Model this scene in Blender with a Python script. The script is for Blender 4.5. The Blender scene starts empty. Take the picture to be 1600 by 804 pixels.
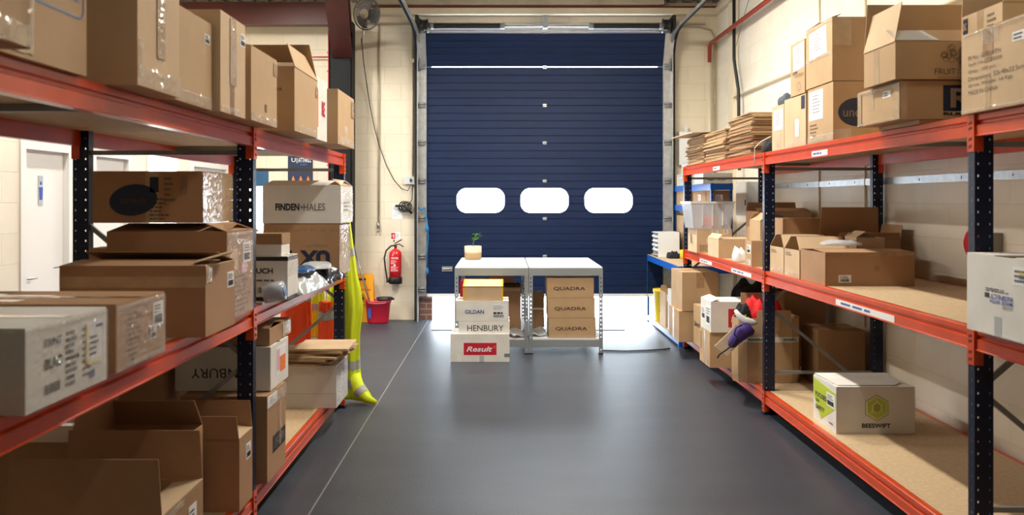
import bpy, bmesh, math, random
from mathutils import Vector, Matrix, Euler, noise
random.seed(7)
PI = math.pi
R = math.radians
scene = bpy.context.scene
C = scene.collection

# ------------------------------------------------------------------ camera
cam_d = bpy.data.cameras.new('camera')
cam_d.sensor_width = 36.0
cam_d.lens = 1370.0 / 1600.0 * 36.0
cam_d.shift_x = 15.0 / 1600.0
cam_d.shift_y = -90.0 / 1600.0
cam_d.clip_start = 0.05
cam_d.clip_end = 200
cam_d.dof.use_dof = True
cam_d.dof.focus_distance = 9.0
cam_d.dof.aperture_fstop = 3.6
cam = bpy.data.objects.new('camera', cam_d)
cam.location = (0, 0, 1.6)
cam.rotation_euler = (PI / 2, 0, 0)
C.objects.link(cam)
scene.camera = cam

# ------------------------------------------------------------------ world / exposure
w = bpy.data.worlds.new('outside_daylight')
scene.world = w
w.use_nodes = True
bgn = w.node_tree.nodes['Background']
bgn.inputs[0].default_value = (0.80, 0.90, 1.0, 1)
bgn.inputs[1].default_value = 22.0
vs = scene.view_settings
vs.view_transform = 'Standard'
vs.look = 'None'
vs.exposure = 0.12
vs.gamma = 1.0
vs.use_curve_mapping = False

# lamps of the room: (x, y, z, length, power, colour, along)
LAMPS = [
    (0.6, 2.2, 4.12, 1.5, 0.5, (1.0, 0.93, 0.80)),
    (0.6, 5.6, 4.12, 1.5, 95, (1.0, 0.93, 0.80)),
    (0.6, 8.7, 4.12, 1.5, 150, (1.0, 0.93, 0.80)),
    (-2.85, 6.2, 4.12, 1.5, 70, (1.0, 0.95, 0.86)),
    (-2.85, 9.4, 4.12, 1.5, 110, (1.0, 0.95, 0.86)),
]

# ------------------------------------------------------------------ materials
M = {}
def nodes_of(name):
    m = bpy.data.materials.new(name)
    m.use_nodes = True
    nt = m.node_tree
    return m, nt, nt.nodes['Principled BSDF']

def mat(name, col, rough=0.6, metal=0.0, noise=0.0, nscale=8.0, bump=0.0, bscale=60.0, spec=None, coat=0.0, emit=None, stretch=None):
    m, nt, b = nodes_of(name)
    b.inputs['Base Color'].default_value = (*col, 1)
    b.inputs['Roughness'].default_value = rough
    b.inputs['Metallic'].default_value = metal
    if spec is not None: b.inputs['Specular IOR Level'].default_value = spec
    if coat: b.inputs['Coat Weight'].default_value = coat; b.inputs['Coat Roughness'].default_value = 0.15
    if emit: b.inputs['Emission Color'].default_value = (*col, 1); b.inputs['Emission Strength'].default_value = emit
    if noise or bump:
        tc = nt.nodes.new('ShaderNodeTexCoord')
        src = tc.outputs['Object']
        if stretch:
            mp = nt.nodes.new('ShaderNodeMapping'); mp.inputs['Scale'].default_value = stretch
            nt.links.new(src, mp.inputs[0]); src = mp.outputs[0]
    if noise:
        n = nt.nodes.new('ShaderNodeTexNoise'); n.inputs['Scale'].default_value = nscale; n.inputs['Detail'].default_value = 4
        nt.links.new(src, n.inputs['Vector'])
        r = nt.nodes.new('ShaderNodeValToRGB')
        r.color_ramp.elements[0].position = 0.3; r.color_ramp.elements[1].position = 0.7
        r.color_ramp.elements[0].color = (*[c * (1 - noise) for c in col], 1)
        r.color_ramp.elements[1].color = (*[min(1, c * (1 + noise)) for c in col], 1)
        nt.links.new(n.outputs['Fac'], r.inputs[0]); nt.links.new(r.outputs[0], b.inputs['Base Color'])
    if bump:
        n2 = nt.nodes.new('ShaderNodeTexNoise'); n2.inputs['Scale'].default_value = bscale; n2.inputs['Detail'].default_value = 3
        nt.links.new(src, n2.inputs['Vector'])
        bp = nt.nodes.new('ShaderNodeBump'); bp.inputs['Strength'].default_value = bump; bp.inputs['Distance'].default_value = 0.01
        nt.links.new(n2.outputs['Fac'], bp.inputs['Height']); nt.links.new(bp.outputs[0], b.inputs['Normal'])
    M[name] = m
    return m

def card(name, col):
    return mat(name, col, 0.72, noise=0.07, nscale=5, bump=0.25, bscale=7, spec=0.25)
card('card', (0.50, 0.34, 0.195))
card('card_light', (0.62, 0.455, 0.29))
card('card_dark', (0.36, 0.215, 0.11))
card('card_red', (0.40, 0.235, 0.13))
card('card_inner', (0.40, 0.27, 0.155))
card('card_white', (0.74, 0.73, 0.70))
mat('tape', (0.40, 0.24, 0.12), 0.18, noise=0.15, nscale=30, bump=0.5, bscale=35, coat=0.6)
mat('clear_tape', (0.50, 0.36, 0.22), 0.22, noise=0.10, nscale=12, bump=0.35, bscale=14, coat=0.4)
mat('white_tape', (0.78, 0.78, 0.74), 0.3)
mat('yellow_tape', (0.85, 0.50, 0.04), 0.3)
mat('paper', (0.83, 0.84, 0.86), 0.6)
mat('ink', (0.02, 0.02, 0.025), 0.6)
mat('ink_grey', (0.12, 0.12, 0.13), 0.6)
mat('ink_brown', (0.09, 0.055, 0.035), 0.6)
mat('ink_fade', (0.17, 0.115, 0.07), 0.6)
mat('ink_blue', (0.035, 0.10, 0.32), 0.5)
mat('ink_royal', (0.04, 0.08, 0.42), 0.5)
mat('navy_print', (0.008, 0.018, 0.055), 0.5)
mat('tan_print', (0.30, 0.20, 0.13), 0.6)
mat('red_print', (0.55, 0.012, 0.035), 0.45)
mat('green_print', (0.02, 0.17, 0.07), 0.5)
mat('lime_print', (0.48, 0.60, 0.03), 0.5)
mat('olive_print', (0.36, 0.42, 0.02), 0.5)
mat('orange_print', (0.85, 0.20, 0.03), 0.5)
mat('yellow_print', (0.80, 0.60, 0.05), 0.5)
mat('pink_paper', (0.75, 0.45, 0.55), 0.6)
mat('orange_steel', (0.60, 0.062, 0.009), 0.30, noise=0.10, nscale=6, spec=0.4, coat=0.15)
mat('navy_steel', (0.005, 0.010, 0.034), 0.40, spec=0.3)
mat('chipboard', (0.56, 0.41, 0.25), 0.65, noise=0.12, nscale=40)
mat('galv', (0.50, 0.52, 0.53), 0.38, metal=0.75, noise=0.15, nscale=14)
mat('galv_dull', (0.26, 0.28, 0.29), 0.5, metal=0.4, noise=0.15, nscale=10)
mat('bench_grey', (0.33, 0.37, 0.39), 0.4, metal=0.25)
mat('white_board', (0.80, 0.82, 0.84), 0.35)
mat('dark_hole', (0.01, 0.01, 0.012), 0.8)
mat('black', (0.012, 0.012, 0.014), 0.5)
mat('black_rubber', (0.02, 0.02, 0.022), 0.7)
mat('black_cloth', (0.012, 0.013, 0.018), 0.9, bump=0.5, bscale=20)
mat('white_cloth', (0.75, 0.76, 0.78), 0.85, bump=0.4, bscale=20)
mat('grey_cloth', (0.07, 0.09, 0.11), 0.9, bump=0.5, bscale=20)
mat('red_cloth', (0.70, 0.008, 0.012), 0.8, bump=0.4, bscale=20)
mat('purple_cloth', (0.055, 0.022, 0.20), 0.7, bump=0.6, bscale=16)
mat('hivis_yellow', (0.66, 0.80, 0.015), 0.75, bump=0.6, bscale=12)
mat('hivis_orange', (0.95, 0.09, 0.015), 0.75, bump=0.5, bscale=12)
mat('silver_band', (0.40, 0.42, 0.42), 0.4)
mat('poly_grey', (0.47, 0.51, 0.53), 0.28, noise=0.15, nscale=8, bump=0.8, bscale=14, coat=0.4)
mat('poly_blue', (0.02, 0.10, 0.30), 0.3, bump=0.6, bscale=14, coat=0.3)
mat('poly_black', (0.015, 0.014, 0.018), 0.22, bump=0.8, bscale=14, coat=0.4)
mat('ext_red', (0.60, 0.012, 0.02), 0.22, coat=0.5)
mat('bucket_red', (0.55, 0.012, 0.04), 0.35)
mat('sign_yellow', (0.85, 0.38, 0.02), 0.35)
mat('pale_yellow', (0.85, 0.65, 0.03), 0.4)
mat('blue_steel', (0.004, 0.13, 0.60), 0.35, coat=0.2)
mat('blue_dark', (0.006, 0.02, 0.10), 0.4)
mat('door_navy', (0.0010, 0.0125, 0.058), 0.40, spec=0.28, noise=0.10, nscale=2.5, bump=0.35, bscale=110, stretch=(1, 1, 3))
mat('teal_blue', (0.02, 0.09, 0.20), 0.5)
mat('col_dark', (0.010, 0.011, 0.013), 0.6, spec=0.15, noise=0.15, nscale=3)
mat('col_red', (0.07, 0.011, 0.008), 0.5, noise=0.2, nscale=3)
mat('pipe_red', (0.27, 0.035, 0.018), 0.4)
mat('bell_red', (0.60, 0.01, 0.02), 0.35)
mat('cream_paint', (0.74, 0.66, 0.50), 0.55, noise=0.06, nscale=5)
mat('cream_dark', (0.42, 0.37, 0.27), 0.6, noise=0.15, nscale=5)
mat('white_paint', (0.80, 0.79, 0.78), 0.45)
mat('white_plastic', (0.80, 0.82, 0.84), 0.35)
mat('grey_cabinet', (0.58, 0.62, 0.64), 0.4)
mat('grey_box', (0.30, 0.31, 0.30), 0.5)
mat('rope_blue', (0.01, 0.17, 0.42), 0.7)
mat('fan_grey', (0.17, 0.165, 0.165), 0.45)
mat('fan_blade', (0.30, 0.29, 0.29), 0.4)
mat('leaf', (0.10, 0.30, 0.02), 0.5)
mat('pot_cream', (0.66, 0.56, 0.42), 0.6)
mat('pot_tan', (0.42, 0.27, 0.13), 0.6)
mat('soil', (0.03, 0.02, 0.012), 0.9)
mat('seam', (0.20, 0.20, 0.19), 0.6)
mat('mat_grey', (0.13, 0.13, 0.16), 0.5)
mat('concrete', (0.62, 0.58, 0.58), 0.8, noise=0.06, nscale=2)
mat('wood', (0.78, 0.64, 0.44), 0.6, noise=0.15, nscale=10, stretch=(1, 8, 8))
mat('steel_pole', (0.35, 0.33, 0.30), 0.35, metal=0.6)
mat('lamp_glow', (1.0, 0.92, 0.78), 0.5, emit=55)
mat('ceiling_sheet', (0.28, 0.27, 0.24), 0.6, noise=0.2, nscale=3)

def glassy(name, rough, tint, fac):
    m = bpy.data.materials.new(name); m.use_nodes = True; nt = m.node_tree
    b = nt.nodes['Principled BSDF']
    b.inputs['Base Color'].default_value = (*tint, 1); b.inputs['Roughness'].default_value = rough
    tr = nt.nodes.new('ShaderNodeBsdfTransparent'); mx = nt.nodes.new('ShaderNodeMixShader')
    mx.inputs[0].default_value = fac
    nt.links.new(tr.outputs[0], mx.inputs[1]); nt.links.new(b.outputs[0], mx.inputs[2])
    nt.links.new(mx.outputs[0], nt.nodes['Material Output'].inputs[0])
    M[name] = m; return m, nt, b
glassy('pane_glass', 0.05, (0.8, 0.9, 0.95), 0.12)
fm, fnt, fb = glassy('film', 0.08, (0.80, 0.78, 0.75), 0.26)
fb.inputs['Specular IOR Level'].default_value = 1.0
fm, fnt, fb = glassy('clear_plastic', 0.15, (0.72, 0.76, 0.82), 0.55)

def block_wall(name, axis, col=(0.82, 0.745, 0.60), mort=(0.68, 0.60, 0.46), bw=0.45, rh=0.225, ms=0.004, strength=0.35):
    m, nt, b = nodes_of(name)
    g = nt.nodes.new('ShaderNodeNewGeometry'); s = nt.nodes.new('ShaderNodeSeparateXYZ'); c = nt.nodes.new('ShaderNodeCombineXYZ')
    nt.links.new(g.outputs['Position'], s.inputs[0])
    nt.links.new(s.outputs['X' if axis == 'x' else 'Y'], c.inputs[0]); nt.links.new(s.outputs['Z'], c.inputs[1])
    br = nt.nodes.new('ShaderNodeTexBrick'); br.inputs['Scale'].default_value = 1.0
    br.inputs['Brick Width'].default_value = bw; br.inputs['Row Height'].default_value = rh
    br.inputs['Mortar Size'].default_value = ms; br.inputs['Mortar Smooth'].default_value = 0.6
    br.inputs['Color1'].default_value = (*col, 1); br.inputs['Color2'].default_value = (*[k * 0.95 for k in col], 1)
    br.inputs['Mortar'].default_value = (*mort, 1)
    nt.links.new(c.outputs[0], br.inputs['Vector'])
    n = nt.nodes.new('ShaderNodeTexNoise'); n.inputs['Scale'].default_value = 1.3; n.inputs['Detail'].default_value = 5
    nt.links.new(g.outputs['Position'], n.inputs['Vector'])
    rp = nt.nodes.new('ShaderNodeValToRGB'); rp.color_ramp.elements[0].position = 0.25; rp.color_ramp.elements[0].color = (0.86, 0.84, 0.80, 1)
    rp.color_ramp.elements[1].position = 0.6; rp.color_ramp.elements[1].color = (1, 1, 1, 1)
    nt.links.new(n.outputs['Fac'], rp.inputs[0])
    mx = nt.nodes.new('ShaderNodeMix'); mx.data_type = 'RGBA'; mx.blend_type = 'MULTIPLY'; mx.inputs[0].default_value = 1.0
    nt.links.new(br.outputs['Color'], mx.inputs[6]); nt.links.new(rp.outputs[0], mx.inputs[7])
    nt.links.new(mx.outputs[2], b.inputs['Base Color'])
    b.inputs['Roughness'].default_value = 0.55
    n2 = nt.nodes.new('ShaderNodeTexNoise'); n2.inputs['Scale'].default_value = 60; nt.links.new(g.outputs['Position'], n2.inputs['Vector'])
    ma = nt.nodes.new('ShaderNodeMath'); ma.operation = 'MULTIPLY_ADD'; ma.inputs[1].default_value = -1.0
    nt.links.new(br.outputs['Fac'], ma.inputs[0])
    sc = nt.nodes.new('ShaderNodeMath'); sc.operation = 'MULTIPLY'; sc.inputs[1].default_value = 0.25
    nt.links.new(n2.outputs['Fac'], sc.inputs[0]); nt.links.new(sc.outputs[0], ma.inputs[2])
    bp = nt.nodes.new('ShaderNodeBump'); bp.inputs['Strength'].default_value = strength; bp.inputs['Distance'].default_value = 0.006
    nt.links.new(ma.outputs[0], bp.inputs['Height']); nt.links.new(bp.outputs[0], b.inputs['Normal'])
    M[name] = m
block_wall('wall_back', 'x'); block_wall('wall_side', 'y', (0.85, 0.80, 0.70), (0.76, 0.70, 0.58))
block_wall('brick', 'x', (0.20, 0.085, 0.055), (0.30, 0.27, 0.24), 0.225, 0.075, 0.010)

# floor: dark rubber sheet
m, nt, b = nodes_of('floor_rubber')
g = nt.nodes.new('ShaderNodeNewGeometry')
mp = nt.nodes.new('ShaderNodeMapping'); mp.inputs['Scale'].default_value = (0.8, 2.4, 1)
nt.links.new(g.outputs['Position'], mp.inputs[0])
n = nt.nodes.new('ShaderNodeTexNoise'); n.inputs['Scale'].default_value = 1.1; n.inputs['Detail'].default_value = 6; n.inputs['Roughness'].default_value = 0.6
nt.links.new(mp.outputs[0], n.inputs['Vector'])
rp = nt.nodes.new('ShaderNodeValToRGB')
rp.color_ramp.elements[0].position = 0.3; rp.color_ramp.elements[0].color = (0.028, 0.035, 0.050, 1)
rp.color_ramp.elements[1].position = 0.75; rp.color_ramp.elements[1].color = (0.046, 0.055, 0.074, 1)
nt.links.new(n.outputs['Fac'], rp.inputs[0]); nt.links.new(rp.outputs[0], b.inputs['Base Color'])
b.inputs['Roughness'].default_value = 0.42
n2 = nt.nodes.new('ShaderNodeTexNoise'); n2.inputs['Scale'].default_value = 90; n2.inputs['Detail'].default_value = 3
nt.links.new(g.outputs['Position'], n2.inputs['Vector'])
bp = nt.nodes.new('ShaderNodeBump'); bp.inputs['Strength'].default_value = 0.3; bp.inputs['Distance'].default_value = 0.004
nt.links.new(n2.outputs['Fac'], bp.inputs['Height']); nt.links.new(bp.outputs[0], b.inputs['Normal'])
M['floor_rubber'] = m

# ------------------------------------------------------------------ mesh builder
class MB:
    def __init__(s): s.bm = bmesh.new(); s.solid = 0
    def box(s, x0, x1, y0, y1, z0, z1, mx=None):
        vs = [s.bm.verts.new((x, y, z)) for x in (x0, x1) for y in (y0, y1) for z in (z0, z1)]
        if mx: 
            for v in vs: v.co = mx @ v.co
        for f in ((0, 1, 3, 2), (4, 6, 7, 5), (0, 4, 5, 1), (2, 3, 7, 6), (0, 2, 6, 4), (1, 5, 7, 3)):
            s.bm.faces.new([vs[i] for i in f])
        return s
    def tube(s, pts, r, n=8, cap=True):
        pts = [Vector(p) for p in pts]; rings = []
        rr = r if isinstance(r, (list, tuple)) else [r] * len(pts)
        up = None
        for i, p in enumerate(pts):
            a = pts[max(0, i - 1)]; c = pts[min(len(pts) - 1, i + 1)]
            t = (c - a).normalized()
            if up is None:
                up = Vector((0, 0, 1)) if abs(t.z) < 0.9 else Vector((1, 0, 0))
            sd = t.cross(up).normalized(); up = sd.cross(t).normalized()
            rings.append([s.bm.verts.new(p + (sd * math.cos(2 * PI * k / n) + up * math.sin(2 * PI * k / n)) * rr[i]) for k in range(n)])
        for a, b2 in zip(rings, rings[1:]):
            for k in range(n):
                f = s.bm.faces.new([a[k], a[(k + 1) % n], b2[(k + 1) % n], b2[k]]); f.smooth = True
        if cap:
            s.bm.faces.new(rings[0][::-1]); s.bm.faces.new(rings[-1])
        return s
    def lathe(s, prof, n=24, mx=None, caps=True):
        rings = []
        for (r, z) in prof:
            ring = [Vector((r * math.cos(2 * PI * k / n), r * math.sin(2 * PI * k / n), z)) for k in range(n)]
            if mx: ring = [mx @ v for v in ring]
            rings.append([s.bm.verts.new(v) for v in ring])
        for a, b2 in zip(rings, rings[1:]):
            for k in range(n):
                f = s.bm.faces.new([a[k], a[(k + 1) % n], b2[(k + 1) % n], b2[k]]); f.smooth = True
        if caps:
            s.bm.faces.new(rings[0][::-1]); s.bm.faces.new(rings[-1])
        return s
    def prism(s, poly, vec):
        a = [s.bm.verts.new(Vector(p)) for p in poly]
        b2 = [s.bm.verts.new(Vector(p) + Vector(vec)) for p in poly]
        n = len(poly)
        s.bm.faces.new(a[::-1]); s.bm.faces.new(b2)
        for k in range(n): s.bm.faces.new([a[k], a[(k + 1) % n], b2[(k + 1) % n], b2[k]])
        return s
    def grid(s, fn, nu, nv, thick=0.0, smooth=True):
        V = [[s.bm.verts.new(fn(i / nu, j / nv)) for j in range(nv + 1)] for i in range(nu + 1)]
        fs = []
        for i in range(nu):
            for j in range(nv):
                f = s.bm.faces.new([V[i][j], V[i + 1][j], V[i + 1][j + 1], V[i][j + 1]]); f.smooth = smooth; fs.append(f)
        if thick: s.solid = thick
        return s
    def bevel(s, w=0.003, seg=1):
        bmesh.ops.bevel(s.bm, geom=[e for e in s.bm.edges if e.is_manifold and e.calc_face_angle(0) > 0.6], offset=w, segments=seg, affect='EDGES', profile=0.5)
        return s
    def xf(s, mx):
        for v in s.bm.verts: v.co = mx @ v.co
        return s
    def mesh(s, name, m):
        bmesh.ops.recalc_face_normals(s.bm, faces=s.bm.faces)
        me = bpy.data.meshes.new(name); s.bm.to_mesh(me); s.bm.free()
        me.materials.append(M[m] if isinstance(m, str) else m)
        return me

def obj(name, mb, m, parent=None, mx=None):
    th = mb.solid if isinstance(mb, MB) else 0
    me = mb.mesh(name, m) if isinstance(mb, MB) else mb
    o = bpy.data.objects.new(name, me); C.objects.link(o)
    if th:
        sm_ = o.modifiers.new('thickness', 'SOLIDIFY'); sm_.thickness = th; sm_.offset = 0
    if parent: o.parent = parent
    if mx is not None: o.matrix_basis = mx
    return o
def tag(o, label, cat, group=None, kind=None):
    if label: o['label'] = label
    if cat: o['category'] = cat
    if group: o['group'] = group
    if kind: o['kind'] = kind
    return o
def thing(name, label, cat, loc=(0, 0, 0), rz=0, group=None):
    o = bpy.data.objects.new(name, None); o.empty_display_size = 0.1; C.objects.link(o)
    o.location = loc; o.rotation_euler = (0, 0, rz)
    return tag(o, label, cat, group)
def struct(name, mb, m, parent=None):
    o = obj(name, mb, m, parent)
    if not parent: o['kind'] = 'structure'
    return o
def B(*a): return MB().box(*a)

# text as a flat mesh, normalised to a 1 x 1 box
_tc = {}
def text_mesh(s, m, bold=0.0, shear=0.0):
    k = (s, m, bold, shear)
    if k in _tc: return _tc[k]
    cu = bpy.data.curves.new('t', 'FONT'); cu.body = s; cu.size = 1; cu.offset = bold; cu.shear = shear; cu.resolution_u = 3
    t = bpy.data.objects.new('t', cu); C.objects.link(t)
    bpy.context.view_layer.update()
    me = bpy.data.meshes.new_from_object(t.evaluated_get(bpy.context.evaluated_depsgraph_get()))
    bpy.data.objects.remove(t); bpy.data.curves.remove(cu)
    xs = [v.co.x for v in me.vertices]; ys = [v.co.y for v in me.vertices]
    x0, x1, y0, y1 = min(xs), max(xs), min(ys), max(ys)
    for v in me.vertices: v.co = Vector(((v.co.x - x0) / (x1 - x0), (v.co.y - y0) / (y1 - y0), 0))
    me.materials.clear(); me.materials.append(M[m]); me.name = 'printed_text'
    _tc[k] = me
    return me

class Face:
    """a flat face of a thing: origin lower left as seen from outside, u right, v up, n out, sizes W x H"""
    def __init__(s, root, o, u, v, W, H):
        s.root = root; s.o = Vector(o); s.u = Vector(u).normalized(); s.v = Vector(v).normalized(); s.n = s.u.cross(s.v); s.W = W; s.H = H
    def mx(s, u=0, v=0, n=0):
        p = s.o + s.u * u * s.W + s.v * v * s.H + s.n * n
        return Matrix(((s.u.x, s.v.x, s.n.x, p.x), (s.u.y, s.v.y, s.n.y, p.y), (s.u.z, s.v.z, s.n.z, p.z), (0, 0, 0, 1)))
    def rect(s, name, u0, u1, v0, v1, m, th=0.0012, n=0.0, rot=0, parent=None, label=None):
        w, h = (u1 - u0) * s.W, (v1 - v0) * s.H
        mb = B(-w / 2, w / 2, -h / 2, h / 2, 0, th)
        o = obj(name, mb, m, parent or s.root, s.mx((u0 + u1) / 2, (v0 + v1) / 2, n) @ Matrix.Rotation(rot, 4, 'Z'))
        if label: o['label'] = label
        return o
    def text(s, t, u0, u1, v0, v1, m='ink', bold=0.0, shear=0.0, n=0.0018, flip=False, parent=None, name='printed_text'):
        w, h = (u1 - u0) * s.W, (v1 - v0) * s.H
        me = text_mesh(t, m, bold, shear)
        mx = s.mx((u0 + u1) / 2, (v0 + v1) / 2, n)
        if flip: mx = mx @ Matrix.Rotation(PI, 4, 'Z')
        mx = mx @ Matrix.Translation((-w / 2, -h / 2, 0)) @ Matrix.Diagonal((w, h, 1, 1))
        return obj(name, me, m, parent or s.root, mx)
    def poly(s, name, pts, m, th=0.001, n=0.0, parent=None):
        mb = MB().prism([(p[0] * s.W, p[1] * s.H, 0) for p in pts], (0, 0, th))
        return obj(name, mb, m, parent or s.root, s.mx(0, 0, n))
    def ring(s, name, cu, cv, r, wd, m, n=0.0, seg=24, ry=None, parent=None):
        """flat ring, radii in metres"""
        ry = ry or r
        mb = MB()
        for k in range(seg):
            a, b2 = 2 * PI * k / seg, 2 * PI * (k + 1) / seg
            q = [(r * math.cos(a), ry * math.sin(a), 0), (r * math.cos(b2), ry * math.sin(b2), 0), ((r - wd) * math.cos(b2), (ry - wd) * math.sin(b2), 0), ((r - wd) * math.cos(a), (ry - wd) * math.sin(a), 0)]
            mb.bm.faces.new([mb.bm.verts.new(p) for p in q])
        return obj(name, mb, m, parent or s.root, s.mx(cu, cv, n + 0.0012))
    def disc(s, name, cu, cv, rx, ry, m, n=0.0, seg=32, parent=None, rot=0):
        mb = MB().prism([(rx * math.cos(2 * PI * k / seg), ry * math.sin(2 * PI * k / seg), 0) for k in range(seg)], (0, 0, 0.0012))
        return obj(name, mb, m, parent or s.root, s.mx(cu, cv, n) @ Matrix.Rotation(rot, 4, 'Z'))
    def lines(s, u0, u1, v0, v1, rows, m='ink_grey', fill=0.45, n=0.0, seed=1, parent=None, name='printed_lines'):
        """rows of short print (broken dashes)"""
        rnd = random.Random(seed); mb = MB()
        for r_ in range(rows):
            v = v1 - (v1 - v0) * (r_ + 0.5) / rows; hh = (v1 - v0) / rows * fill / 2
            u = u0; end = u0 + (u1 - u0) * rnd.uniform(0.6, 1)
            while u < end:
                l = (u1 - u0) * rnd.uniform(0.08, 0.25)
                mb.box(u * s.W, min(end, u + l) * s.W, (v - hh) * s.H, (v + hh) * s.H, 0, 0.0008); u += l + (u1 - u0) * 0.05
        return obj(name, mb, m, parent or s.root, s.mx(0, 0, n + 0.0009))
    def barcode(s, u0, u1, v0, v1, m='ink', n=0.0, seed=1, parent=None, bars=16):
        rnd = random.Random(seed); mb = MB(); st = (u1 - u0) / bars
        for k in range(bars):
            a = u0 + k * st
            mb.box(a * s.W, (a + st * rnd.uniform(0.25, 0.75)) * s.W, v0 * s.H, v1 * s.H, 0, 0.0008)
        return obj('barcode', mb, m, parent or s.root, s.mx(0, 0, n + 0.0009))
    def sticker(s, u0, u1, v0, v1, seed=1, bar=True, n=0.0, rows=3, label=None):
        o = s.rect('shipping_label', u0, u1, v0, v1, 'paper', n=n, label=label)
        du, dv = u1 - u0, v1 - v0
        inv = o.matrix_basis.inverted()
        def sub(c):
            c.parent = o; c.matrix_basis = inv @ c.matrix_basis
        if bar: sub(s.barcode(u0 + du * 0.12, u1 - du * 0.12, v0 + dv * 0.12, v0 + dv * 0.45, n=n + 0.001, seed=seed, parent=s.root))
        sub(s.lines(u0 + du * 0.12, u1 - du * 0.12, v0 + dv * (0.52 if bar else 0.12), v1 - dv * 0.1, rows, n=n + 0.001, seed=seed, parent=s.root))
        return o
    def note(s, u0, u1, v0, v1, seed=1, rows=6, rot=0.0, name='paper_note'):
        o = s.rect(name, u0, u1, v0, v1, 'paper', rot=rot, th=0.0016)
        du, dv = u1 - u0, v1 - v0
        c = s.lines(u0 + du * 0.25, u1 - du * 0.2, v0 + dv * 0.2, v1 - dv * 0.12, rows, n=0.0008, seed=seed, fill=0.25, parent=s.root)
        c.parent = o; c.matrix_basis = o.matrix_basis.inverted() @ c.matrix_basis
        return o
    def crumple(s, u0, u1, v0, v1, amp=0.008, seed=1, m='film', nu=26, nv=5, name='plastic_wrap', base=0.0025):
        rnd = random.Random(seed); v0 = max(0.0, v0); v1 = min(1.0, v1)
        W_, H_ = (u1 - u0) * s.W, (v1 - v0) * s.H
        nu = max(4, min(60, int(W_ / 0.010))); nv = max(3, min(40, int(H_ / 0.010)))
        amp = min(amp, 0.012) * 1.0
        ph = [rnd.uniform(0, 6.28) for _ in range(6)]
        je = [rnd.uniform(-1, 1) for _ in range(2 * nu + 2)]
        def fn(a, b2):
            i = int(round(a * nu)); u = u0 * s.W + W_ * a; v = v0 * s.H + H_ * b2
            if b2 == 1: v -= abs(je[i]) * min(0.008, H_ * 0.25)
            if b2 == 0: v += abs(je[nu + i]) * 0.004
            ed = min(1, 4 * min(a, 1 - a)) * min(1, 4 * min(b2, 1 - b2))
            q = Vector((u + seed, v * 1.3, seed * 0.37))
            r_ = max(0.0, 1 - 2.2 * abs(noise.noise(q * 28))) ** 2 * 0.6 + max(0.0, 1 - 2.2 * abs(noise.noise(q * 63))) ** 2 * 0.35 + rnd.random() ** 3 * 0.25
            if m == 'clear_tape': r_ *= 0.28
            return Vector((u, v, base + amp * r_ * (0.25 + 0.75 * ed)))
        mb = MB().grid(fn, nu, nv, smooth=False)
        return obj(name, mb, m, s.root, s.mx(0, 0, 0))

class Box: pass
TH = 0.004
def carton(name, label, x0, x1, y0, y1, z0, z1, m='card', flaps=None, rz=0.0, group=None, inner='card_inner', tape=True, cat='box', rx=0.0, seam='x'):
    w_, d, h = x1 - x0, y1 - y0, z1 - z0
    root = thing(name, label, cat, ((x0 + x1) / 2, (y0 + y1) / 2, z0), rz, group)
    if rx: root.rotation_euler = (rx, 0, rz)
    hb = h - TH
    X, Y = w_ / 2, d / 2
    mb = MB()
    mb.box(-X, X, -Y, -Y + TH, 0, hb); mb.box(-X, X, Y - TH, Y, 0, hb)
    mb.box(-X, -X + TH, -Y + TH, Y - TH, 0, hb); mb.box(X - TH, X, -Y + TH, Y - TH, 0, hb)
    mb.box(-X + TH, X - TH, -Y + TH, Y - TH, 0, TH)
    obj('carton_body', mb, m, root)
    if flaps is None:
        flaps = {'f': (0, Y - 0.0015), 'b': (0, Y - 0.0015)} if seam == 'x' else {'l': (0, X - 0.0015), 'r': (0, X - 0.0015)}
    for k, fl in flaps.items():
        ang, ln = fl[0], fl[1]; a = R(ang)
        fm_ = fl[2] if len(fl) > 2 else m
        L = (w_ if k in 'fb' else d) - 0.002
        ta = 0.012 if ang > 5 else 0
        # local flap: x along hinge, y inward, z up
        fb_ = MB().prism([(-L / 2, 0, 0), (L / 2, 0, 0), (L / 2 - ta, ln, 0), (-L / 2 + ta, ln, 0)], (0, 0, TH - 0.0005))
        base = {'f': ((0, -Y, hb), 0), 'b': ((0, Y, hb), PI), 'l': ((-X, 0, hb), -PI / 2), 'r': ((X, 0, hb), PI / 2)}[k]
        mx = Matrix.Translation(base[0]) @ Matrix.Rotation(base[1], 4, 'Z') @ Matrix.Rotation(a, 4, 'X')
        obj('flap', fb_, fm_, root, mx)
    b = Box(); b.root = root; b.w = w_; b.d = d; b.h = h
    b.f = Face(root, (-X, -Y, 0), (1, 0, 0), (0, 0, 1), w_, hb)
    b.r = Face(root, (X, -Y, 0), (0, 1, 0), (0, 0, 1), d, hb)
    b.l = Face(root, (-X, Y, 0), (0, -1, 0), (0, 0, 1), d, hb)
    b.t = Face(root, (-X, -Y, h), (1, 0, 0), (0, 1, 0), w_, d)
    if tape and not any(v[0] > 5 for v in flaps.values()):
        if seam == 'x': b.t.rect('packing_tape', 0, 1, 0.5 - 0.024 / d, 0.5 + 0.024 / d, 'tape', th=0.0008)
        else: b.t.rect('packing_tape', 0.5 - 0.024 / w_, 0.5 + 0.024 / w_, 0, 1, 'tape', th=0.0008)
    return b
def vtape(f, u=0.5, v0=0.6, v1=1.0, m='tape', wd=0.05):
    return f.rect('packing_tape', u - wd / 2 / f.W, u + wd / 2 / f.W, v0, v1, m, th=0.0009)
def world_face(root, o, u, v, W, H): return Face(root, o, u, v, W, H)

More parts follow.
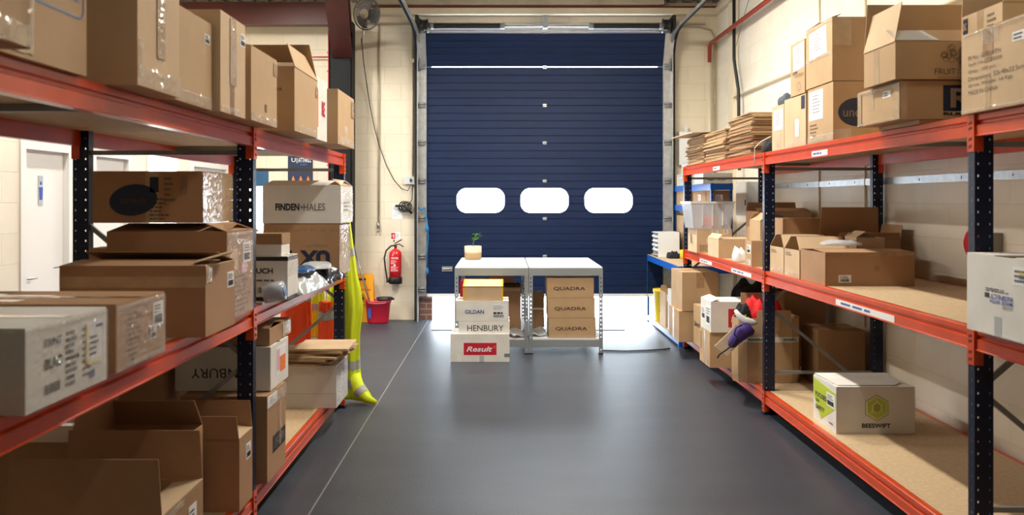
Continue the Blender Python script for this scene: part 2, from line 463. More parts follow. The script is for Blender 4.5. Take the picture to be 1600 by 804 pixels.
# ================================================================== the room
YB = 11.70; XR = 2.865; XL = -3.6; ZC = 4.26; YF = -3.0
struct('floor', B(-4.8, XR + 0.2, YF, YB + 0.25, -0.06, 0.0), 'floor_rubber')
struct('ceiling', (lambda mb: [mb.box(-4.8 + k * 0.2, -4.8 + k * 0.2 + 0.11, YF, YB, ZC - 0.035, ZC + 0.05) for k in range(39)] and mb.box(-4.8, XR + 0.2, YF, YB + 0.25, ZC, ZC + 0.1))(MB()), 'ceiling_sheet')
DX0, DX1, DZ = -0.945, 2.07, 3.80
def wall_holes(name, axis, fixed0, fixed1, a0, a1, z0, z1, holes, m):
    """a wall as boxes around rectangular holes (sorted along the wall)"""
    mb = MB()
    def put(p, q, r, s_):
        if q - p > 1e-4 and s_ - r > 1e-4:
            if axis == 'x': mb.box(p, q, fixed0, fixed1, r, s_)
            else: mb.box(fixed0, fixed1, p, q, r, s_)
    cur = a0
    for (h0, h1, hz0, hz1) in sorted(holes):
        put(cur, h0, z0, z1); put(h0, h1, z0, hz0); put(h0, h1, hz1, z1); cur = h1
    put(cur, a1, z0, z1)
    return struct(name, mb, m)
wall_holes('wall_back', 'x', YB, YB + 0.25, -4.8, XR + 0.2, 0, ZC, [(-3.52, -3.12, 0.0, 2.02), (DX0, DX1, 0, DZ)], 'wall_back')
struct('wall_right', B(XR, XR + 0.2, YF, YB, 0, ZC), 'wall_side')
struct('wall_front', B(-4.8, XR + 0.2, YF - 0.2, YF, 0, ZC), 'wall_back')
wall_holes('wall_left', 'y', XL - 0.12, XL, YF, YB, 0, 2.9, [(6.56, 7.30, 0, 2.03), (7.70, 8.46, 0, 2.03), (8.86, 9.70, 0.95, 2.04), (10.15, 11.45, 0, 2.04)], 'wall_side')
struct('wall_upper_left', B(-4.8, -4.7, YF, YB, 2.9, ZC), 'wall_side')
struct('ledge_left', B(-4.8, XL, YF, YB, 2.9, 2.98), 'cream_paint')
# brick piers of the doorway
for nm, a, b2 in (('trim_1', -1.10, DX0 + 0.01), ('trim_2', DX1 - 0.01, 2.22)):
    struct(nm, B(a, b2, YB - 0.03, YB + 0.24, 0, 0.9), 'brick')
struct('ground', B(-15, 18, YB + 0.26, 60, -0.08, -0.03), 'concrete')
struct('trim_3', B(-0.985 - 0.004, -0.985 + 0.004, -0.5, YB - 0.05, 0.0, 0.0015), 'seam')

# upper beams along the back wall
def steel(name, label, mb, m, cat='beam'): return tag(obj(name, mb, m), label, cat)
struct('trim_4', B(-1.9, XR, YB - 0.16, YB, 4.045, 4.125), 'cream_paint')
struct('trim_5', B(-1.9, XR, YB - 0.13, YB, 4.135, 4.155), 'pipe_red')
struct('trim_6', B(-1.9, 2.12, YB - 0.20, YB, 4.165, ZC - 0.036), 'cream_dark')
struct('trim_7', B(-1.9, 2.7, YB - 0.05, YB, 3.93, 3.955), 'cream_dark')
struct('trim_8', B(XR - 0.07, XR, YF, YB - 0.2, 4.045, 4.12), 'cream_paint')

# doorway track + sectional door ------------------------------------------------
door = thing('door_1', None, None, (0, 0, 0)); door['kind'] = 'structure'
PX0, PX1 = -1.0, 2.12
YD = 11.60
seams = [0.36, 0.856, 1.352, 1.848, 2.352, 2.848, 3.352]
def panel_mb(z0, z1, x0=PX0, x1=PX1, y=YD):
    prof = []; n = 5; hh = (z1 - z0) / n
    prof += [(y + 0.008, z0), (y, z0 + 0.004)]
    for k in range(n):
        a = z0 + k * hh
        if k > 0: prof += [(y, a - 0.010), (y + 0.006, a - 0.004), (y + 0.006, a), (y, a + 0.003)]
    prof += [(y, z1 - 0.005), (y + 0.008, z1), (y + 0.04, z1), (y + 0.04, z0)]
    return MB().prism([(x0, p[0], p[1]) for p in prof], (x1 - x0, 0, 0))
def rr_poly(cx, cz, w_, h, r, y, seg=8):
    pts = []
    for (sx, sz, a0) in ((1, 1, 0), (-1, 1, 90), (-1, -1, 180), (1, -1, 270)):
        for k in range(seg + 1):
            a = R(a0 + 90 * k / seg)
            pts.append((cx + sx * (w_ / 2 - r) + r * math.cos(a), y, cz + sz * (h / 2 - r) + r * math.sin(a)))
    return pts
WINS = [(-0.288, 1.592), (0.558, 1.592), (1.405, 1.592)]
for i, (a, b2) in enumerate(zip(seams, seams[1:])):
    p = obj('door_panel', panel_mb(a + 0.0003, b2 - 0.0003), 'door_navy', door)
    if i == 2:
        cutm = MB()
        for (cx, cz) in WINS: cutm.prism(rr_poly(cx, cz, 0.635, 0.325, 0.13, YD - 0.1), (0, 0.3, 0))
        cut = obj('cut', cutm, 'door_navy')
        md = p.modifiers.new('b', 'BOOLEAN'); md.operation = 'DIFFERENCE'; md.object = cut; md.solver = 'EXACT'
        bpy.context.view_layer.update()
        me = bpy.data.meshes.new_from_object(p.evaluated_get(bpy.context.evaluated_depsgraph_get()))
        p.modifiers.clear(); p.data = me; bpy.data.objects.remove(cut)
        for (cx, cz) in WINS:
            fr = MB(); o_ = rr_poly(cx, cz, 0.665, 0.355, 0.145, YD - 0.006); i_ = rr_poly(cx, cz, 0.635, 0.325, 0.13, YD - 0.006)
            for k in range(len(o_)):
                q = [o_[k], o_[(k + 1) % len(o_)], i_[(k + 1) % len(o_)], i_[k]]
                fr.prism(q, (0, 0.007, 0))
            obj('window_frame', fr, 'blue_dark', p)
            obj('window_pane', MB().prism(rr_poly(cx, cz, 0.64, 0.33, 0.13, YD + 0.018), (0, 0.004, 0)), 'pane_glass', p)
# top panel leans into the room
tp = panel_mb(0.0, 0.44, y=0.0)
obj('door_panel', tp, 'door_navy', door, Matrix.Translation((0, YD, 3.360)) @ Matrix.Rotation(R(26), 4, 'X'))
obj('bottom_seal', B(PX0, PX1, YD - 0.005, YD + 0.045, 0.32, 0.36), 'white_plastic', door)
for s_ in seams[1:]:
    hb_ = MB().box(0.535, 0.585, YD - 0.012, YD - 0.004, s_ - 0.02, s_ + 0.02)
    hb_.tube([(0.53, YD - 0.014, s_), (0.59, YD - 0.014, s_)], 0.007, 8)
    obj('hinge', hb_, 'galv', door)
# side guides with roller brackets
for sgn, gx0, gx1 in ((-1, -1.115, -1.005), (1, 2.125, 2.235)):
    g_ = MB().box(gx0, gx1, YD - 0.03, YD - 0.022, 0.02 if sgn > 0 else 0.33, 3.36)
    xo = gx0 if sgn < 0 else gx1
    g_.box(xo - 0.006, xo + 0.006, YD - 0.10, YD + 0.07, 0.0, 3.75)
    # leaning top length
    g_.box(0, gx1 - gx0, 0, 0.008, 0, 0.44, Matrix.Translation((gx0, YD - 0.03, 3.36)) @ Matrix.Rotation(R(26), 4, 'X'))
    obj('side_guide', g_, 'galv', door)
    obj('guide_seal', B(min(xo, xo + sgn * 0.05), max(xo, xo + sgn * 0.05), YD + 0.0, YB - 0.005, 0.0, 3.75), 'black_rubber', door)
    for s_ in seams[1:] + [0.42]:
        h2 = MB().box(gx0 + 0.01, gx1 - 0.01, YD - 0.05, YD - 0.032, s_ - 0.035, s_ + 0.035)
        h2.tube([(gx0 + 0.005, YD - 0.06, s_ + 0.015), (gx1 - 0.005, YD - 0.06, s_ + 0.015)], 0.012, 8)
        h2.tube([(gx0 + 0.02, YD - 0.058, s_ - 0.02), (gx1 - 0.02, YD - 0.058, s_ - 0.02)], 0.009, 8)
        obj('roller_bracket', h2, 'galv_dull', door)
    # curved high track toward the camera
    cx = (gx0 + gx1) / 2 + sgn * 0.03
    pts = [(cx, YD - 0.05, 3.30), (cx, YD - 0.07, 3.50), (cx, YD - 0.16, 3.66), (cx, YD - 0.36, 3.755), (cx, YD - 0.7, 3.78), (cx, 6.5, 3.80)]
    for off in (0, 0.045):
        mbt = MB(); pr = []
        for q in range(len(pts) - 1):
            pass
        mbt.tube([(p_[0] + off * sgn, p_[1], p_[2] + off * 0.4) for p_ in pts], 0.017, 6)
        obj('ceiling_track', mbt, 'galv_dull' if off == 0 else 'navy_steel', door)
    tag_h = MB().box(cx - 0.015, cx + 0.015, 8.0, 8.03, 3.8, ZC); obj('track_hanger', tag_h, 'galv', door)
    # bearing plate and cable drum
    dm = MB().box(xo - 0.02, xo + 0.02, YD - 0.22, YD + 0.05, 3.72, 4.0)
    dm.lathe([(0.03, 0), (0.10, 0.01), (0.085, 0.03), (0.085, 0.09), (0.10, 0.11), (0.03, 0.12)], 20, Matrix.Translation((xo - sgn * 0.03, YD - 0.13, 3.87)) @ Matrix.Rotation(-sgn * PI / 2, 4, 'Y'))
    obj('cable_drum', dm, 'black', door)
# spring shaft
obj('spring_shaft', MB().tube([(-1.05, YD - 0.13, 3.87), (2.17, YD - 0.13, 3.87)], 0.014, 10), 'galv', door)
for a, b2 in ((-0.93, 0.0), (1.16, 2.08)):
    n = 90; prof = []
    for k in range(n + 1): prof.append((0.036 + (0.006 if k % 2 else 0), (b2 - a) * k / n))
    obj('torsion_spring', MB().lathe(prof, 16, Matrix.Translation((a, YD - 0.13, 3.87)) @ Matrix.Rotation(PI / 2, 4, 'Y')), 'black', door)
    for q in (a, b2): obj('spring_cone', MB().tube([(q - 0.03, YD - 0.13, 3.87), (q + 0.03, YD - 0.13, 3.87)], 0.045, 12), 'galv_dull', door)
obj('centre_bracket', B(0.53, 0.59, YD - 0.17, YB, 3.84, 4.0), 'galv_dull', door)
obj('header_bar', B(-1.02, 2.14, YD - 0.25, YD - 0.21, 3.785, 3.805), 'galv_dull', door)
# pull handle near the bottom left of the door
ph = MB().box(-0.80, -0.66, YD - 0.014, YD, 0.655, 0.72); ph.tube([(-0.79, YD - 0.03, 0.69), (-0.67, YD - 0.03, 0.69)], 0.008, 8)
obj('pull_handle', ph, 'galv', door)

# blue rope on the left guide
rp_ = MB().tube([(-1.02, 11.52, 1.49), (-0.985, 11.51, 1.30), (-0.975, 11.51, 1.1), (-0.99, 11.51, 0.9), (-0.985, 11.51, 0.70)], 0.008, 6)
rp_.tube([(-1.10, 11.52, 1.50), (-1.06, 11.50, 1.47), (-1.02, 11.5, 1.50)], 0.012, 6)
rp_.lathe([(0.005, 0), (0.022, 0.01), (0.022, 0.05), (0.008, 0.09)], 8, Matrix.Translation((-0.985, 11.51, 0.62)))
rp_.lathe([(0.005, 0), (0.03, 0.02), (0.025, 0.06), (0.008, 0.1)], 8, Matrix.Translation((-0.99, 11.515, 1.18)))
tag(obj('pull_rope', rp_, 'rope_blue'), 'blue knotted pull rope hanging on left track of navy roller door', 'rope')

# windows and doors of the left side ------------------------------------------
def side_door(n, y0, y1, zt, sign=False):
    d = thing('door_%d' % n, None, None); d['kind'] = 'structure'
    obj('door_leaf', B(XL - 0.075, XL - 0.035, y0 + 0.045, y1 - 0.045, 0.01, zt - 0.045), 'white_paint', d)
    f = MB()
    f.box(XL - 0.11, XL + 0.015, y0 - 0.03, y0 + 0.045, 0, zt + 0.05); f.box(XL - 0.11, XL + 0.015, y1 - 0.045, y1 + 0.03, 0, zt + 0.05)
    f.box(XL - 0.11, XL + 0.015, y0 + 0.045, y1 - 0.045, zt - 0.045, zt + 0.05)
    obj('door_frame', f, 'white_paint', d)
    h = MB().tube([(XL - 0.035, y0 + 0.1, 1.0), (XL + 0.01, y0 + 0.1, 1.0), (XL + 0.01, y0 + 0.2, 1.0)], 0.009, 8)
    obj('door_handle', h, 'galv', d)
    if sign:
        p = obj('sign_plate', B(XL - 0.034, XL - 0.030, 6.86, 6.93, 1.56, 1.79), 'galv', d)
        q = MB().prism([(XL - 0.03, 6.875, 1.60), (XL - 0.03, 6.915, 1.60), (XL - 0.03, 6.922, 1.70), (XL - 0.03, 6.868, 1.70)], (0.002, 0, 0))
        q.lathe([(0.014, 0), (0.014, 0.002)], 14, Matrix.Translation((XL - 0.03, 6.895, 1.73)) @ Matrix.Rotation(PI / 2, 4, 'Y'))
        obj('printed_figure', q, 'ink_royal', p)
side_door(2, 6.56, 7.30, 2.03, True)
side_door(3, 7.70, 8.46, 2.03)
def side_window(n, y0, y1, z0, z1):
    d = thing('window_%d' % n, None, None); d['kind'] = 'structure'
    f = MB(); t = 0.045
    f.box(XL - 0.10, XL + 0.012, y0, y0 + t, z0, z1); f.box(XL - 0.10, XL + 0.012, y1 - t, y1, z0, z1)
    f.box(XL - 0.10, XL + 0.012, y0 + t, y1 - t, z0, z0 + t); f.box(XL - 0.10, XL + 0.012, y0 + t, y1 - t, z1 - t, z1)
    obj('window_frame', f, 'white_paint', d)
    obj('window_pane', B(XL - 0.06, XL - 0.055, y0 + t, y1 - t, z0 + t, z1 - t), 'pane_glass', d)
side_window(1, 8.86, 9.70, 0.95, 2.04)
# noticeboard door
d = thing('door_4', None, None); d['kind'] = 'structure'
obj('door_leaf', B(XL - 0.075, XL - 0.035, 10.2, 11.4, 0.01, 1.99), 'white_paint', d)
f = MB(); f.box(XL - 0.11, XL + 0.015, 10.12, 10.2, 0, 2.08); f.box(XL - 0.11, XL + 0.015, 11.4, 11.48, 0, 2.08); f.box(XL - 0.11, XL + 0.015, 10.2, 11.4, 1.99, 2.08)
obj('door_frame', f, 'white_paint', d)
nb = Face(d, (XL - 0.034, 10.25, 1.55), (0, 1, 0), (0, 0, 1), 0.9, 0.42)
nf = nb.rect('notice', 0.25, 0.55, 0.15, 0.95, 'yellow_print'); nb.rect('notice', 0.58, 0.85, 0.2, 0.95, 'ink_royal'); nb.rect('notice', 0.05, 0.22, 0.3, 0.9, 'orange_print')
# blue glazed door in the far left corner of the back wall
d = thing('door_5', None, None); d['kind'] = 'structure'
f = MB(); f.box(-3.52, -3.455, YB - 0.01, YB + 0.08, 0, 2.02); f.box(-3.185, -3.12, YB - 0.01, YB + 0.08, 0, 2.02)
f.box(-3.455, -3.185, YB - 0.01, YB + 0.08, 1.78, 2.02); f.box(-3.455, -3.185, YB - 0.01, YB + 0.08, 0, 0.9)
f.box(-3.34, -3.30, YB - 0.01, YB + 0.08, 0.9, 1.78)
obj('door_frame', f, 'teal_blue', d)
obj('door_glass', B(-3.455, -3.185, YB + 0.03, YB + 0.035, 0.9, 1.78), 'pane_glass', d)
# poster beside it
p = thing('wall_poster', 'navy safety workwear poster on cream wall left of dark steel column', 'poster', (-2.86, YB - 0.012, 1.55))
obj('poster_sheet', B(0, 0.33, 0, 0.008, 0, 0.64), 'navy_print', p)
F_ = Face(p, (0, 0, 0), (1, 0, 0), (0, 0, 1), 0.33, 0.64)
F_.text('U|', 0.15, 0.38, 0.84, 0.95, 'paper'); F_.text('ATTHRILL', 0.42, 0.95, 0.86, 0.95, 'paper', 0.01)
F_.lines(0.5, 0.9, 0.78, 0.84, 1, 'ink_blue')
for k in range(3):
    F_.poly('printed_figure', [(0.18 + 0.3 * k, 0.35), (0.26 + 0.3 * k, 0.35), (0.28 + 0.3 * k, 0.5), (0.22 + 0.3 * k, 0.58), (0.16 + 0.3 * k, 0.5)], 'orange_print')

# steel column, rafter and beam --------------------------------------------------
c_ = MB(); c_.box(-2.24, -2.22, 11.30, 11.52, 0, 3.9).box(-1.955, -1.935, 11.30, 11.52, 0, 3.9).box(-2.22, -1.955, 11.40, 11.415, 0, 3.9)
c_.box(-2.23, -1.945, 11.30, 11.312, 0, 3.9)
tag(obj('steel_column', c_, 'col_dark'), 'near-black steel column standing against the cream back wall left of the door', 'column')
rf = MB(); A_ = Vector((-2.06, 11.28, 3.43)); B_ = Vector((-1.80, 9.2, 4.22))
def ibeam(mb, a, b2, w_, h, t=0.018):
    dr = (b2 - a).normalized(); sd = dr.cross(Vector((0, 0, 1))).normalized(); up = sd.cross(dr).normalized(); L = (b2 - a).length
    mx = Matrix(((dr.x, sd.x, up.x, a.x), (dr.y, sd.y, up.y, a.y), (dr.z, sd.z, up.z, a.z), (0, 0, 0, 1)))
    mb.box(0, L, -w_ / 2, w_ / 2, 0, t, mx).box(0, L, -w_ / 2, w_ / 2, h - t, h, mx).box(0, L, -t / 2, t / 2, t, h - t, mx)
    return mb
ibeam(rf, A_, B_, 0.26, 0.32)
tag(obj('steel_rafter', rf, 'col_red'), 'dark red steel rafter rising from the top of the black column', 'beam')
bm_ = MB(); bm_.box(-4.69, -2.25, 11.30, 11.46, 3.86, 3.88).box(-4.69, -2.25, 11.30, 11.46, 4.13, 4.15).box(-4.69, -2.25, 11.30, 11.315, 3.88, 4.13)
tag(obj('steel_beam', bm_, 'col_red'), 'dark red horizontal steel beam behind the top-shelf cartons at upper left', 'beam')
pp = MB().tube([(-2.30, 11.64, 0.1), (-2.30, 11.64, 3.85)], 0.016, 8)
for k in range(14): pp.box(-2.33, -2.27, 11.65, 11.69, 0.3 + k * 0.25, 0.32 + k * 0.25)
pp.tube([(-2.30, 11.62, 3.49), (-2.75, 11.62, 3.49)], 0.009, 6)
tag(obj('sprinkler_pipe', pp, 'bell_red'), 'thin red vertical pipe with brackets beside the dark column', 'pipe')
bl = MB().lathe([(0.02, 0), (0.06, 0.005), (0.075, 0.03), (0.04, 0.05)], 20, Matrix.Translation((-2.79, 11.69, 3.50)) @ Matrix.Rotation(PI / 2, 4, 'X'))
tag(obj('alarm_bell', bl, 'bell_red'), 'small red alarm bell high on the cream wall left of the column', 'bell')

# conduits on the back wall
def pipe(label, pts, r, m='cream_paint', name='conduit', cat='conduit', n=8):
    return tag(obj(name, MB().tube(pts, r, n), m), label, cat)
yw = YB - 0.018
pipe('cream conduit running down the back wall left of the extinguisher', [(-1.64, yw, 3.95), (-1.65, yw, 1.26)], 0.012, 'cream_dark')
cj = MB().tube([(-1.20, yw, 3.9), (-1.20, yw, 1.9)], 0.012, 8).lathe([(0.03, 0), (0.034, 0.02), (0.03, 0.03)], 16, Matrix.Translation((-1.20, YB - 0.001, 3.45)) @ Matrix.Rotation(PI / 2, 4, 'X'))
tag(obj('conduit', cj, 'cream_paint'), 'cream conduit with round junction box left of door track', 'conduit')
pipe('cream conduit below the red pipe end right of the door', [(2.745, yw - 0.06, 3.42), (2.745, yw - 0.06, 0.5)], 0.018)
pipe('cream conduit curving over the door into the right corner', [(2.1, yw, 3.90), (2.62, yw, 3.90), (2.78, yw, 3.86), (2.83, yw, 3.75), (2.83, yw, 0.3)], 0.012, 'cream_dark')
pipe('dark red sprinkler pipe running along the right wall', [(2.745, yw - 0.06, 3.42), (2.745, yw - 0.06, 3.62), (2.745, 11.55, 3.66), (2.745, 2.0, 3.66)], 0.026, 'pipe_red', 'sprinkler_pipe', 'pipe', 10)
pipe('black cable conduit running down the right wall pilaster', [(2.80, 10.60, ZC - 0.04), (2.80, 10.60, 3.3), (2.80, 10.40, 2.9), (2.80, 10.36, 1.95)], 0.02, 'black')
pipe('cream conduit running level along the right wall', [(2.835, 10.9, 2.85), (2.835, 4.0, 2.85)], 0.014)
struct('trim_9', B(XR - 0.045, XR, 10.72, 10.95, 0, 4.04), 'cream_paint')
for k, yy in enumerate((7.9, 6.9)):
    pipe(('cream conduit dropping down right wall behind the taped cartons', 'cream conduit dropping down right wall behind the large open carton')[k], [(XR - 0.010, yy, ZC - 0.04), (XR - 0.010, yy, 0.6)], 0.009)
pipe('fine steel wire brace crossing the upper right wall', [(2.81, 9.6, 4.2), (2.81, 10.55, 3.45)], 0.005, 'grey_box', 'wire', 'wire', 5)
# metal trunking
tr = MB().box(XR - 0.014, XR, 1.0, 9.25, 1.715, 1.765)
for k in range(14): tr.lathe([(0.008, 0), (0.008, 0.004)], 8, Matrix.Translation((XR - 0.014, 1.6 + k * 0.55, 1.74)) @ Matrix.Rotation(-PI / 2, 4, 'Y'))
tag(obj('cable_trunking', tr, 'galv'), 'bright galvanised cable trunking along the right wall behind the rack', 'trunking')
# bell and switch behind near upright
bl = MB().lathe([(0.02, 0), (0.07, 0.005), (0.085, 0.03), (0.05, 0.05)], 20, Matrix.Translation((XR - 0.003, 5.30, 1.335)) @ Matrix.Rotation(-PI / 2, 4, 'Y'))
tag(obj('fire_bell', bl, 'bell_red'), 'red round bell on right wall behind the nearest right upright', 'bell')
tag(obj('switch_box', B(XR - 0.06, XR, 5.02, 5.16, 1.28, 1.41).bevel(0.006), 'grey_box'), 'small grey switch box on right wall above the white carton', 'switch')
sb = thing('socket_box', 'grey switch socket on back wall left of the door track', 'switch', (-1.22, YB, 1.86))
obj('housing', B(-0.09, 0.07, -0.045, 0, -0.05, 0.05).bevel(0.006), 'grey_cabinet', sb); obj('switch', B(-0.01, 0.015, -0.055, -0.045, -0.02, 0.02), 'black', sb)
# fan cable & coil
tag(obj('fan_cable', MB().tube([(-1.80, 11.2, 3.66), (-1.82, 11.5, 3.4), (-1.79, 11.64, 3.05), (-1.75, 11.65, 2.8), (-1.70, 11.65, 2.55), (-1.63, 11.65, 2.3), (-1.54, 11.65, 2.05), (-1.44, 11.65, 1.86), (-1.34, 11.65, 1.75), (-1.26, 11.66, 1.72), (-1.22, 11.67, 1.80)], 0.006, 6), 'black'), 'thin dark cable drooping from the fan to the wall socket', 'cable')
cl = MB()
for k in range(7):
    cx, cz, r1, r2 = -1.33 + 0.012 * k, 1.50 + 0.01 * (k % 3), 0.05 + 0.008 * (k % 3), 0.045 + 0.012 * (k % 2)
    cl.tube([(cx + r1 * math.cos(2 * PI * q / 14 + k), 11.655 - 0.006 * k + 0.005 * math.sin(3 * q), cz + r2 * math.sin(2 * PI * q / 14 + k) * (1 if k % 2 else 1.4)) for q in range(15)], 0.0055, 6)
cl.tube([(-1.19, 11.66, 1.8), (-1.20, 11.64, 1.6), (-1.26, 11.64, 1.52)], 0.006, 6).tube([(-1.42, 11.66, 1.52), (-1.3, 11.62, 1.52), (-1.20, 11.63, 1.42)], 0.016, 8)
tag(obj('coiled_cable', cl, 'black'), 'coiled black cable hooked on the back wall beside door track', 'cable')
nt_ = thing('wall_notice', 'small white paper notice with blue drawing behind coiled cable', 'notice', (-1.47, YB - 0.004, 1.34))
obj('sheet', B(0, 0.135, 0, 0.003, 0, 0.2), 'paper', nt_)
Fn = Face(nt_, (0, 0, 0), (1, 0, 0), (0, 0, 1), 0.135, 0.2); Fn.ring('printed_ring', 0.4, 0.75, 0.03, 0.004, 'ink_blue'); Fn.lines(0.15, 0.85, 0.1, 0.5, 4, 'ink_blue', 0.15)
pc = MB().tube([(-1.655, 11.675, 1.3), (-1.65, 11.67, 1.22)], 0.02, 8).tube([(-1.64, 11.67, 1.21), (-1.66, 11.66, 1.17)], 0.012, 6)
tag(obj('cable_gland', pc, 'steel_pole'), 'small brown metal cap at the bottom end of wall conduit', 'fitting')

# wall fan ------------------------------------------------------------------
fan = thing('wall_fan', 'grey caged wall fan with cream hub high above the red rafter', 'fan', (-1.71, 11.05, 3.94))
fm_ = Matrix.Rotation(R(-24), 4, 'Z') @ Matrix.Rotation(R(14), 4, 'Y') @ Matrix.Rotation(R(96), 4, 'X') @ Matrix.Scale(1.12, 4)
cg = MB()
for rr_ in (0.17, 0.12, 0.085): cg.tube([(rr_ * math.cos(2 * PI * k / 28), rr_ * math.sin(2 * PI * k / 28), 0.045 - 0.03 * (rr_ / 0.17) ** 2) for k in range(29)], 0.0025, 5)
for k in range(60):
    a = 2 * PI * k / 60; cg.tube([(0.05 * math.cos(a), 0.05 * math.sin(a), 0.045), (0.12 * math.cos(a + .1), 0.12 * math.sin(a + .1), 0.038), (0.175 * math.cos(a + .15), 0.175 * math.sin(a + .15), 0.0)], 0.0016, 4, False)
cg.tube([(0.177 * math.cos(2 * PI * k / 32), 0.177 * math.sin(2 * PI * k / 32), 0) for k in range(33)], 0.007, 6)
for k in range(40):
    a = 2 * PI * k / 40; cg.tube([(0.175 * math.cos(a), 0.175 * math.sin(a), 0.0), (0.13 * math.cos(a), 0.13 * math.sin(a), -0.05), (0.03 * math.cos(a), 0.03 * math.sin(a), -0.055)], 0.0016, 4, False)
obj('fan_cage', cg, 'fan_grey', fan, fm_)
for k in range(3):
    def fn(u, v, k=k):
        a = 2 * PI * k / 3 + (v - 0.5) * 1.5; r_ = 0.03 + u * 0.13
        return Vector((r_ * math.cos(a), r_ * math.sin(a), -0.02 + 0.03 * (v - 0.5)))
    obj('fan_blade', MB().grid(fn, 6, 8, 0.002), 'fan_blade', fan, fm_)
obj('fan_hub', MB().lathe([(0.0, 0.045), (0.052, 0.045), (0.056, 0.052), (0.052, 0.058), (0, 0.06)], 24, caps=False), 'pot_cream', fan, fm_)
obj('fan_motor', MB().lathe([(0.05, -0.14), (0.06, -0.12), (0.06, -0.05), (0.03, -0.04)], 18), 'fan_grey', fan, fm_)
obj('fan_bracket', MB().tube([(0, 0.12, 0), (-0.06, 0.13, -0.12), (-0.07, 0.16, -0.26), (-0.10, 0.24, -0.32)], 0.016, 8), 'cream_paint', fan)
obj('fan_stem', MB().tube([(0.0, 0.12, 0.0), (-0.02, 0.45, 0.02), (-0.02, 0.64, 0.02)], 0.02, 8), 'fan_grey', fan)

# fire extinguisher -----------------------------------------------------------
ex = thing('fire_extinguisher', 'red water fire extinguisher with black base hung on cream back wall', 'fire extinguisher', (-1.415, 11.60, 0.49))
obj('cylinder', MB().lathe([(0.06, 0.06), (0.082, 0.065), (0.084, 0.38), (0.078, 0.42), (0.05, 0.45), (0.022, 0.46), (0.02, 0.475)], 28), 'ext_red', ex)
obj('base_ring', MB().lathe([(0.07, 0), (0.088, 0.004), (0.089, 0.085), (0.085, 0.09)], 28), 'black', ex)
obj('instruction_panel', MB().grid(lambda u, v: Vector((0.0853 * math.sin((u - 0.5) * 1.7), -0.0853 * math.cos((u - 0.5) * 1.7), 0.16 + 0.2 * v)), 12, 1), 'ext_red', ex)
Fe = Face(ex, (-0.06, -0.0872, 0.16), (1, 0, 0), (0, 0, 1), 0.12, 0.2)
Fe.text('WATER', 0.1, 0.9, 0.86, 0.98, 'paper', 0.01); Fe.lines(0.08, 0.92, 0.52, 0.8, 4, 'paper', 0.3); Fe.lines(0.1, 0.9, 0.05, 0.42, 5, 'paper', 0.35, seed=4)
Fe.disc('printed_roundel', 0.5, 0.46, 0.012, 0.012, 'paper')
hd = MB().tube([(0, 0, 0.46), (0, 0, 0.52)], 0.018, 10).tube([(0.0, 0, 0.515), (0.05, 0, 0.525), (0.105, 0, 0.49)], 0.008, 6).tube([(-0.01, 0, 0.53), (0.04, 0, 0.56), (0.085, 0, 0.585)], 0.008, 6).tube([(-0.02, 0, 0.55), (-0.02, 0, 0.585)], 0.008, 6)
obj('valve_head', hd, 'black', ex)
obj('hose', MB().tube([(-0.01, -0.01, 0.51), (-0.06, -0.02, 0.50), (-0.12, -0.02, 0.44), (-0.145, -0.02, 0.34), (-0.13, -0.02, 0.2), (-0.11, -0.02, 0.08), (-0.10, -0.02, 0.04)], 0.011, 8), 'black', ex)
obj('nozzle', MB().tube([(-0.10, -0.02, 0.06), (-0.10, -0.02, 0.02)], 0.02, 8), 'black', ex)
obj('wall_hook', B(-0.02, 0.02, 0.07, 0.1, 0.36, 0.44), 'black', ex)
sg = thing('extinguisher_sign', 'small red and white extinguisher location sign above the extinguisher', 'sign', (-1.49, YB - 0.004, 1.07))
obj('sign_plate', B(0, 0.13, 0, 0.003, 0, 0.1), 'paper', sg)
Fs = Face(sg, (0, 0, 0), (1, 0, 0), (0, 0, 1), 0.13, 0.1)
Fs.rect('red_panel', 0.05, 0.48, 0.1, 0.9, 'red_print'); Fs.rect('pictogram', 0.26, 0.36, 0.25, 0.7, 'paper', n=0.001); Fs.ring('pictogram', 0.2, 0.5, 0.014, 0.003, 'paper', n=0.001); Fs.lines(0.55, 0.95, 0.2, 0.8, 4, 'ink_grey', 0.3)

# wet floor sign, bucket and mop ------------------------------------------------
ws = thing('wet_floor_sign', 'yellow caution wet floor sign leaning on back wall behind red bucket', 'sign', (-1.83, 11.5, 0))
def sg_board(y0, lean):
    mb = MB()
    mb.prism([(-0.155, 0, 0), (0.155, 0, 0), (0.13, 0, 0.60), (0.11, 0, 0.625), (-0.11, 0, 0.625), (-0.13, 0, 0.60)], (0, 0.012, 0))
    return mb.xf(Matrix.Translation((0, y0, 0)) @ Matrix.Rotation(R(lean), 4, 'X'))
obj('sign_board', sg_board(-0.02, -4), 'sign_yellow', ws); obj('sign_board', sg_board(0.11, 3), 'sign_yellow', ws)
Fw = Face(ws, (-0.155, -0.022, 0), (1, 0, 0), (0, 0.07, 1), 0.31, 0.62)
Fw.rect('hand_slot', 0.28, 0.62, 0.88, 0.92, 'black')
Fw.text('CAUTION', 0.18, 0.82, 0.66, 0.70, 'red_print', 0.02)
Fw.poly('warning_triangle', [(0.28, 0.44), (0.72, 0.44), (0.5, 0.60)], 'ink'); Fw.poly('warning_triangle', [(0.34, 0.455), (0.66, 0.455), (0.5, 0.575)], 'sign_yellow', n=0.001); Fw.poly('printed_figure', [(0.42, 0.47), (0.60, 0.47), (0.54, 0.52), (0.5, 0.56), (0.46, 0.52)], 'ink', n=0.002)
Fw.text('WET FLOOR', 0.2, 0.8, 0.34, 0.385, 'red_print', 0.02)
bk = thing('mop_bucket', 'red plastic mop bucket on the floor against the back wall', 'bucket', (-1.62, 11.42, 0))
pr = []
